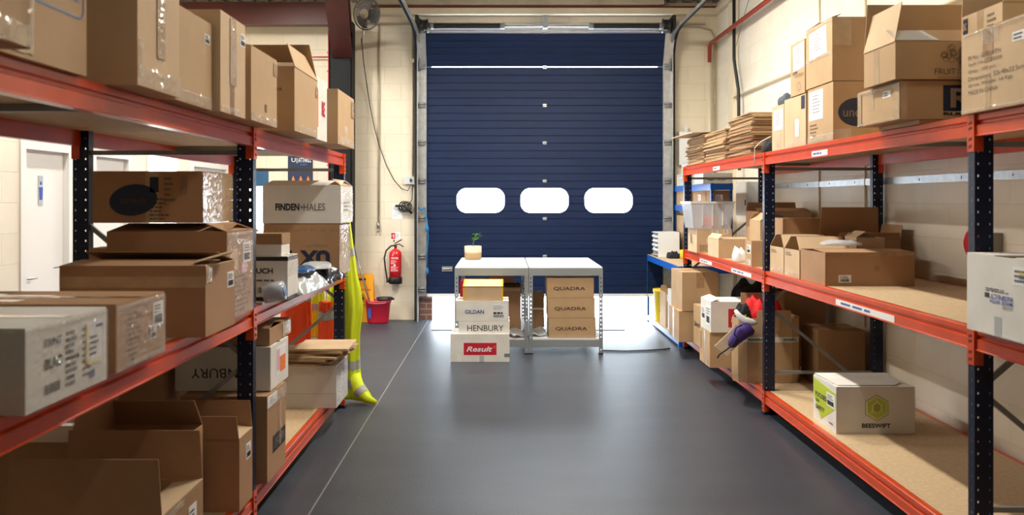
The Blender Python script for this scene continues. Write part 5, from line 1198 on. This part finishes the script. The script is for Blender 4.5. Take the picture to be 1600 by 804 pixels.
b = carton('cardboard_carton', 'wide dark brown open carton at the back of right far bay, middle shelf', 2.32, 2.80, 7.95, 8.35, ZM + e, 1.50, 'card_red', {'b': (88, 0.08), 'f': (10, 0.15)}, tape=False)
b = carton('cardboard_carton', 'small brown carton with pale tape strips under grey cloth, right middle shelf', 2.19, 2.50, 7.55, 7.85, ZM + e, 1.36, 'card_red')
vtape(b.f, 0.3, 0, 1, 'card_light', 0.04); vtape(b.f, 0.6, 0, 1, 'card_light', 0.04)
crumpled('grey_cloth', 'dark grey folded cloth on the pale-taped brown carton', 'cloth', (2.36, 7.68, 1.363), 0.14, 0.12, 0.09, 'grey_cloth', 28)

# ================================================================== right rack, bottom shelf
b = carton('white_carton', 'white carton with green hexagon logo alone on the near right bottom shelf', 2.033, 2.513, 5.34, 5.73, ZL + e, 0.462, 'card_white', {'f': (0, 0.09), 'b': (0, 0.29)}, tape=False)
b.root.rotation_euler = (0, 0, 0)
obj('lid_flap', MB().prism([(-0.22, -0.165, 0), (0.13, -0.165, 0), (0.19, -0.10, 0), (0.235, 0.19, 0), (-0.235, 0.19, 0)], (0, 0, 0.005)), 'card_white', b.root, Matrix.Translation((0, 0, 0.289)) @ Matrix.Rotation(R(0.8), 4, 'X'))
f = b.f
def hexp(cu, cv, r, W, H): return [(cu + r * math.sin(PI / 3 * k) / W, cv + r * math.cos(PI / 3 * k) / H) for k in range(6)]
cu, cv = 0.515, 0.56
f.poly('hexagon_logo', hexp(cu, cv, 0.082, f.W, f.H), 'olive_print'); f.poly('hexagon_logo', hexp(cu, cv, 0.075, f.W, f.H), 'card_white', n=0.001); f.poly('hexagon_logo', hexp(cu, cv, 0.066, f.W, f.H), 'lime_print', n=0.002)
f.poly('hexagon_logo', [(cu - 0.062, cv - 0.14), (cu - 0.062, cv + 0.06), (cu, cv + 0.145), (cu + 0.062, cv + 0.06), (cu + 0.062, cv - 0.06), (cu, cv - 0.125), (cu - 0.05, cv - 0.075)], 'card_white', n=0.003)
f.poly('hexagon_logo', [(cu - 0.045, cv - 0.05), (cu - 0.045, cv + 0.055), (cu, cv + 0.11), (cu + 0.045, cv + 0.055), (cu + 0.045, cv - 0.05), (cu, cv - 0.10)], 'olive_print', n=0.004)
for (du1, dv1) in ((-0.12, -0.12), (0.12, -0.12), (0, 0.22)):
    f.poly('hexagon_logo', [(cu + du1 * 0.5 - 0.004, cv + dv1 * 0.5), (cu + du1 * 0.5 + 0.004, cv + dv1 * 0.5 + 0.004), (cu + du1 + 0.004, cv + dv1), (cu + du1 - 0.004, cv + dv1 - 0.004)], 'card_white', n=0.005)
f.text('BEESWIFT', 0.325, 0.69, 0.13, 0.225, 'ink', 0.035)
f = b.l; f.poly('lime_panel', [(0.02, 0.95), (0.98, 0.85), (0.98, 0.52), (0.35, 0.1), (0.02, 0.55)], 'lime_print'); f.text('FOCUSED', 0.1, 0.62, 0.56, 0.67, 'ink', 0.03); f.text('ON', 0.12, 0.28, 0.44, 0.52, 'ink', 0.03); f.text('SAFETY', 0.12, 0.52, 0.28, 0.38, 'ink', 0.03); f.sticker(0.6, 0.95, 0.5, 0.8, 50); f.lines(0.7, 0.95, 0.12, 0.18, 1, 'ink_grey')
# big white-taped carton with rounded corner
bx = thing('cardboard_carton', 'big round-cornered carton banded with white tape with green lettering, clothes spilling out', 'box', (2.075, 7.06, ZL + 0.005))
X, Y, Hb = 0.265, 0.25, 0.50
outline = [(-X + 0.15, Y), (-X, -Y + 0.10), (-X + 0.03, -Y + 0.03), (-X + 0.09, -Y), (X - 0.09, -Y), (X - 0.03, -Y + 0.03), (X, -Y + 0.10), (X, Y)]
mb = MB(); fs = []
ro = [[mb.bm.verts.new((p[0] * s_, p[1] * s_, z)) for p in outline] for z, s_ in ((0, 0.97), (0.06, 1.0), (0.3, 1.0), (Hb, 0.985))]
for a, b2 in zip(ro, ro[1:]):
    for k in range(8): fs.append(mb.bm.faces.new([a[k], a[(k + 1) % 8], b2[(k + 1) % 8], b2[k]]))
fs.append(mb.bm.faces.new(ro[0][::-1])); mb.solid = 0.005
obj('carton_body', mb, 'card', bx)
tp_ = MB(); rt = [[tp_.bm.verts.new((p[0] * 1.004, p[1] * 1.006 - 0.0008, z)) for p in outline] for z in (0.315, 0.355)]
for k in range(7): tp_.bm.faces.new([rt[0][k], rt[0][k + 1], rt[1][k + 1], rt[1][k]])
obj('white_tape', tp_, 'white_tape', bx)
F_ = Face(bx, (-X, -Y - 0.0035, 0), (1, 0, 0), (0, 0, 1), 2 * X, 0.5)
F_.text('MADEIRA', 0.19, 0.40, 0.652, 0.69, 'green_print', 0.05); F_.text('MADEIRA', 0.70, 0.90, 0.652, 0.69, 'green_print', 0.05)
# flaps of the big carton
obj('flap', MB().prism([(-0.10, 0, 0), (0.17, 0, 0), (0.17, 0, 0.20), (-0.09, 0, 0.20)], (0, 0.005, 0)), 'card', bx, Matrix.Translation((0, -Y + 0.01, 0.36)))
obj('flap', MB().prism([(-X + 0.17, 0, 0), (X, 0, 0), (X, 0, 0.15), (-X + 0.17, 0, 0.15)], (0, 0.005, 0)), 'card', bx, Matrix.Translation((0, Y - 0.03, Hb)))
F_.rect('tape_patch', 0.38, 0.64, 0.80, 1.03, 'card_light', n=0)
sg_ = crumpled('red_garment', 'bright red folded garment on top of the white-taped carton', 'garment', (2.07, 6.99, ZL + 0.45), 0.15, 0.13, 0.18, 'red_cloth', 31)
crumpled('cap', 'black cap with green lettering at the front corner of the white-taped carton', 'cap', (1.89, 6.90, ZL + 0.505), 0.05, 0.06, 0.09, 'black_cloth', 32, 0.3)
gx = obj('cap_print', MB().tube([(1.88, 6.835, 0.69), (1.895, 6.832, 0.705), (1.90, 6.832, 0.675), (1.915, 6.83, 0.69), (1.925, 6.83, 0.66), (1.93, 6.83, 0.68)], 0.005, 6), 'lime_print'); 
cp = bpy.data.objects['cap']; gx.parent = cp; gx.matrix_parent_inverse = Matrix.LocRotScale(cp.location, cp.rotation_euler, None).inverted()
def soft(name, label, cat, pts, radii, m, n=12):
    return tag(obj(name, MB().tube(pts, radii, n), m), label, cat)
soft('white_garment', 'white folded garment hanging over the carton corner above purple bag', 'garment', [(1.80, 6.78, 0.75), (1.825, 6.765, 0.705), (1.865, 6.75, 0.67), (1.92, 6.75, 0.655), (1.96, 6.76, 0.65)], [0.012, 0.024, 0.03, 0.028, 0.012], 'white_cloth')
soft('purple_bag', 'purple drawstring bag hanging out over the aisle corner of the taped carton', 'bag', [(1.92, 6.75, 0.58), (1.88, 6.735, 0.60), (1.83, 6.73, 0.585), (1.79, 6.73, 0.53), (1.76, 6.735, 0.49), (1.745, 6.74, 0.475)], [0.03, 0.055, 0.065, 0.045, 0.035, 0.015], 'purple_cloth', 16)
pb_ = bpy.data.objects['purple_bag']; obj('drawstring', MB().tube([(1.82, 6.66, 0.65), (1.775, 6.66, 0.63), (1.76, 6.66, 0.58), (1.79, 6.665, 0.55), (1.76, 6.68, 0.50), (1.71, 6.74, 0.44), (1.675, 6.76, 0.41), (1.66, 6.77, 0.38)], 0.006, 6), 'black', pb_)
wt = thing('wooden_tag', 'pale wooden tag board hanging tilted below the purple bag', 'tag', (1.735, 6.79, 0.42))
obj('board', MB().prism([(-0.093, 0, 0.048), (0.007, 0, -0.028), (0.139, 0, 0.104), (0.051, 0, 0.185)], (0, 0.006, 0)), 'wood', wt)
b = carton('white_carton', 'white carton with red printed square on the right bottom shelf', 1.765, 2.33, 7.42, 7.80, 0.478, 0.738, 'card_white', {'f': (0, 0.17), 'b': (0, 0.19), 'l': (20, 0.08)}, tape=False)
b.f.rect('red_square', 0.26, 0.52, 0.17, 0.78, 'red_print'); b.f.text('Result', 0.30, 0.50, 0.34, 0.54, 'paper', 0.04, 0.3, n=0.003); b.l.sticker(0.1, 0.45, 0.3, 0.75, 51); b.l.sticker(0.55, 0.95, 0.2, 0.85, 52, n=0.001)
b = carton('cardboard_carton', 'brown taped carton under the red-square white carton, jutting into aisle', 1.760, 2.34, 7.44, 7.82, ZL + e, 0.475, 'card')
b.l.rect('printed_panel', 0.1, 0.18, 0.4, 0.9, 'ink_fade'); vtape(b.l, 0.5, 0, 1, 'clear_tape', 0.05); b.f.text('LABEL', 0.6, 0.85, 0.25, 0.35, 'ink_fade'); b.l.ring('printed_mark', 0.85, 0.14, 0.02, 0.004, 'ink')
b = carton('cardboard_carton', 'brown carton with dark lettering on right bottom shelf before the two jutting cartons', 1.905, 2.3, 8.15, 8.74, ZL + e, 0.57, 'card')
b.l.text('Jackets', 0.05, 0.95, 0.45, 0.6, 'ink_brown', 0.03)
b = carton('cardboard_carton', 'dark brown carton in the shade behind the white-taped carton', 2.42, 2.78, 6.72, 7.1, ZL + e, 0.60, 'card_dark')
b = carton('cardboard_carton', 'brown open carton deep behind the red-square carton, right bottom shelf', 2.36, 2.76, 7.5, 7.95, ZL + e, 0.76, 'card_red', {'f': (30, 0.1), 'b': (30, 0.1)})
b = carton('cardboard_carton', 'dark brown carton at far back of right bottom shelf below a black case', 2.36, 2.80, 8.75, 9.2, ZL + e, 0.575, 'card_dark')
crumpled('black_case', 'black case lying on the dark carton at back of right bottom shelf', 'case', (2.55, 8.97, 0.577), 0.2, 0.2, 0.17, 'black_cloth', 35)

# ================================================================== blue bench and blue shelving
bb = thing('blue_bench', 'blue steel bench with chipboard top beyond the right rack', 'bench', (2.38, 10.57, 0))
X, Y = 0.465, 1.05
obj('bench_top', B(-X + 0.004, X - 0.004, -Y + 0.004, Y - 0.004, 0.866, 0.88), 'chipboard', bb)
fr = MB().box(-X, X, -Y, -Y + 0.004, 0.80, 0.875).box(-X, X, Y - 0.004, Y, 0.80, 0.875).box(-X, -X + 0.004, -Y + 0.004, Y - 0.004, 0.80, 0.875).box(X - 0.004, X, -Y + 0.004, Y - 0.004, 0.80, 0.875)
obj('top_frame', fr, 'blue_steel', bb)
fr = MB().box(-X, X, -Y, -Y + 0.004, 0.02, 0.08).box(-X, -X + 0.004, -Y + 0.004, Y - 0.004, 0.02, 0.08).box(X - 0.004, X, -Y + 0.004, Y - 0.004, 0.02, 0.08)
obj('shelf_frame', fr, 'blue_steel', bb); obj('lower_shelf', B(-X + 0.004, X - 0.004, -Y + 0.004, Y - 0.004, 0.065, 0.08), 'chipboard', bb)
for sx in (-1, 1):
    for sy in (-1, 1):
        obj('leg', MB().box(0, 0.035, 0, 0.003, 0, 0.865).box(0, 0.003, 0.003, 0.035, 0, 0.865), 'blue_steel', bb, Matrix.Translation((sx * (X + .001), sy * (Y + .001), 0)) @ Matrix.Diagonal((-sx, -sy, 1, 1)))
su = thing('blue_shelving', 'narrow blue steel shelving unit standing on the blue bench', 'shelving', (2.385, 10.56, 0.881))
for sx in (-1, 1):
    for sy in (-1, 1):
        lg = MB().box(0, 0.03, 0, 0.003, 0, 0.90).box(0, 0.003, 0.003, 0.03, 0, 0.90); l_ = obj('post', lg, 'blue_steel', su, Matrix.Translation((sx * 0.118, sy * 1.03, 0)) @ Matrix.Diagonal((-sx, -sy, 1, 1)))
        hl = MB()
        for k in range(16): hl.box(0.010, 0.020, -0.0005, 0.0, 0.05 + k * 0.053, 0.07 + k * 0.053).box(-0.0005, 0, 0.010, 0.020, 0.05 + k * 0.053, 0.07 + k * 0.053)
        obj('slots', hl, 'dark_hole', l_)
for z in (0.64, 0.885):
    obj('shelf', B(-0.113, 0.113, -1.025, 1.025, z, z + 0.01), 'chipboard', su)
    obj('shelf_beam', MB().box(-0.12, 0.12, -1.036, -1.032, z - 0.06, z + 0.012).box(-0.124, -0.120, -1.03, 1.03, z - 0.06, z + 0.012), 'blue_steel', su)
Z1, Z2 = 0.881 + 0.652, 0.881 + 0.897
b = carton('cardboard_carton', 'brown carton with black lid and white label at near end of blue shelving', 2.285, 2.485, 9.57, 9.83, Z1, Z1 + 0.17, 'card_red', {'f': (0, 0.12, 'black'), 'b': (0, 0.12, 'black')}, tape=False); b.f.sticker(0.2, 0.6, 0.35, 0.75, 60, False)
b = carton('cardboard_carton', 'brown carton with black lid, second along the blue shelving', 2.285, 2.485, 9.86, 10.5, Z1, Z1 + 0.17, 'card_red', {'f': (0, 0.3, 'black'), 'b': (0, 0.3, 'black')}, tape=False); b.l.sticker(0.4, 0.62, 0.35, 0.75, 61, False)
b = carton('cardboard_carton', 'brown carton at far end of upper level of blue shelving', 2.285, 2.485, 10.95, 11.5, Z1, Z1 + 0.165, 'card', tape=False)
b = carton('cardboard_carton', 'brown carton under the blue shelving at its far end', 2.285, 2.485, 10.9, 11.5, 0.882, 1.40, 'card', tape=False)
b = carton('white_carton', 'long white carton with green mark on top of the blue shelving', 2.19, 2.51, 9.56, 10.0, Z2, Z2 + 0.115, 'card_white'); b.f.disc('green_mark', 0.25, 0.4, 0.035, 0.012, 'leaf'); b.f.lines(0.5, 0.9, 0.3, 0.5, 1, 'ink_fade')
def basket(label, x, y, z, w_, d, h):
    t = thing('plastic_basket', label, 'basket', (x, y, z)); mb = MB()
    for k in range(9):
        u = -w_ / 2 + w_ * k / 8; mb.box(u - 0.006, u + 0.006, -d / 2, -d / 2 + 0.003, 0, h).box(u - 0.006, u + 0.006, d / 2 - 0.003, d / 2, 0, h)
    for k in range(13):
        v = -d / 2 + d * k / 12; mb.box(-w_ / 2, -w_ / 2 + 0.003, v - 0.006, v + 0.006, 0, h).box(w_ / 2 - 0.003, w_ / 2, v - 0.006, v + 0.006, 0, h)
    mb.box(-w_ / 2, w_ / 2, -d / 2, d / 2, 0, 0.004)
    obj('basket_body', mb, 'white_plastic', t)
    r_ = MB().box(-w_ / 2 - .006, w_ / 2 + .006, -d / 2 - .006, -d / 2 + .004, h, h + .015).box(-w_ / 2 - .006, w_ / 2 + .006, d / 2 - .004, d / 2 + .006, h, h + .015).box(-w_ / 2 - .006, -w_ / 2 + .004, -d / 2 + .004, d / 2 - .004, h, h + .015).box(w_ / 2 - .004, w_ / 2 + .006, -d / 2 + .004, d / 2 - .004, h, h + .015)
    obj('basket_rim', r_, 'white_plastic', t)
    obj('paper_contents', B(-w_ / 2 + 0.02, w_ / 2 - 0.02, -d / 2 + 0.02, d / 2 - 0.02, 0.005, h * 0.7), 'poly_grey', t)
basket('white slatted plastic basket on blue shelving, lower of two', 2.37, 11.1, Z2, 0.22, 0.45, 0.13)
basket('white plastic basket stacked above another beyond the right rack', 2.40, 11.1, Z2 + 0.15, 0.18, 0.35, 0.14)
ot = thing('letter_tray', 'white stacked letter trays on the blue bench', 'letter tray', (2.10, 11.22, 0.881))
tr_ = MB().box(-0.14, 0.14, 0.17, 0.18, 0, 0.31).box(0.13, 0.14, -0.18, 0.17, 0, 0.31).box(-0.14, 0.14, -0.18, -0.17, 0, 0.31)
obj('tray_housing', tr_, 'white_plastic', ot)
for k in range(6): obj('tray', B(-0.16, 0.128, -0.168, 0.168, 0.02 + k * 0.056, 0.026 + k * 0.056), 'white_plastic', ot)
for k in range(4): obj('paper_stack', B(-0.15 - 0.01 * (k % 2), 0.10, -0.15, 0.15, 0.0265 + (k + 1) * 0.056, 0.045 + (k + 1) * 0.056), 'paper', ot)
crumpled('dark_gloves', 'purple-black gloves on front of the blue bench', 'gloves', (2.11, 10.82, 0.881), 0.08, 0.09, 0.07, 'black_cloth', 41)
tr2 = thing('tape_roll', 'small roll of yellow tape at the end of the blue bench', 'tape', (2.21, 10.70, 0.881)); obj('roll', MB().lathe([(0.03, 0), (0.045, 0), (0.045, 0.11), (0.03, 0.11)], 18), 'yellow_print', tr2)
# items under the blue bench
yb_ = thing('yellow_tub', 'yellow plastic tub with black script print under the blue bench', 'tub', (2.02, 11.05, 0.081))
obj('tub_body', MB().lathe([(0.09, 0), (0.095, 0.01), (0.115, 0.36), (0.123, 0.365), (0.123, 0.40), (0.10, 0.40)], 26), 'pale_yellow', yb_)
Ft = Face(yb_, (-0.1, -0.112, 0), (1, 0, 0), (0, -0.03, 1), 0.2, 0.4); Ft.text('Sadolin', 0.2, 0.85, 0.32, 0.5, 'ink', 0.01, 0.3)
b = carton('cardboard_carton', 'narrow upright brown carton beside the yellow tub', 1.94, 2.08, 10.42, 10.78, 0.081, 0.50, 'card', {'b': (85, 0.06)}, tape=False); b.f.rect('paper_note', 0.1, 1, 0.75, 0.95, 'paper')
crumpled('dark_bag', 'dark grey bag slumped beside the narrow carton under blue bench', 'bag', (2.18, 10.60, 0.081), 0.07, 0.12, 0.26, 'grey_cloth', 44)
b = carton('white_carton', 'white carton on lower shelf of blue bench behind the jutting brown pair', 1.95, 2.30, 10.08, 10.33, 0.081, 0.56, 'card_white')
b = carton('cardboard_carton', 'lower of two big brown cartons jutting out at far end of right bottom shelf', 1.770, 2.22, 8.79, 9.32, ZL + e, 0.486, 'card')
b.l.rect('packing_tape', 0.4, 0.5, 0, 1, 'clear_tape', th=0.0007)
b = carton('cardboard_carton', 'upper of two big brown cartons jutting out at far end of right bottom shelf', 1.800, 2.165, 8.78, 9.34, 0.488, 0.875, 'card')
vtape(b.f, 0.5, 0.6, 1, 'tape', 0.08)
# wall cabinets
c1 = thing('electrical_cabinet', 'white electrical cabinet on back wall right of the door track', 'cabinet', (2.42, YB, 2.06))
obj('cabinet_body', B(-0.08, 0.12, -0.10, 0, 0, 0.44).bevel(0.004), 'white_paint', c1); obj('cabinet_door', B(-0.072, 0.112, -0.106, -0.1005, 0.01, 0.43), 'white_plastic', c1); obj('lamp', MB().lathe([(0.03, 0), (0.035, 0.05), (0.02, 0.08)], 12, Matrix.Translation((0.02, -0.05, 0.44))), 'white_plastic', c1)
for k, (x0, w_, y_, mm) in enumerate(((2.56, 0.30, 8.15, 'grey_cabinet'),)):
    c2 = thing('electrical_cabinet', 'pale grey electrical cabinet on right wall at the end of the metal trunking', 'cabinet', (XR, 9.68, 1.42))
    obj('cabinet_body', B(-0.165, -0.001, 0, 0.45, 0, 0.38).bevel(0.004), mm, c2); obj('cabinet_door', B(-0.171, -0.166, 0.01, 0.44, 0.01, 0.37), 'white_plastic', c2); obj('latch', B(-0.178, -0.1715, 0.03, 0.045, 0.12, 0.18), 'black', c2)
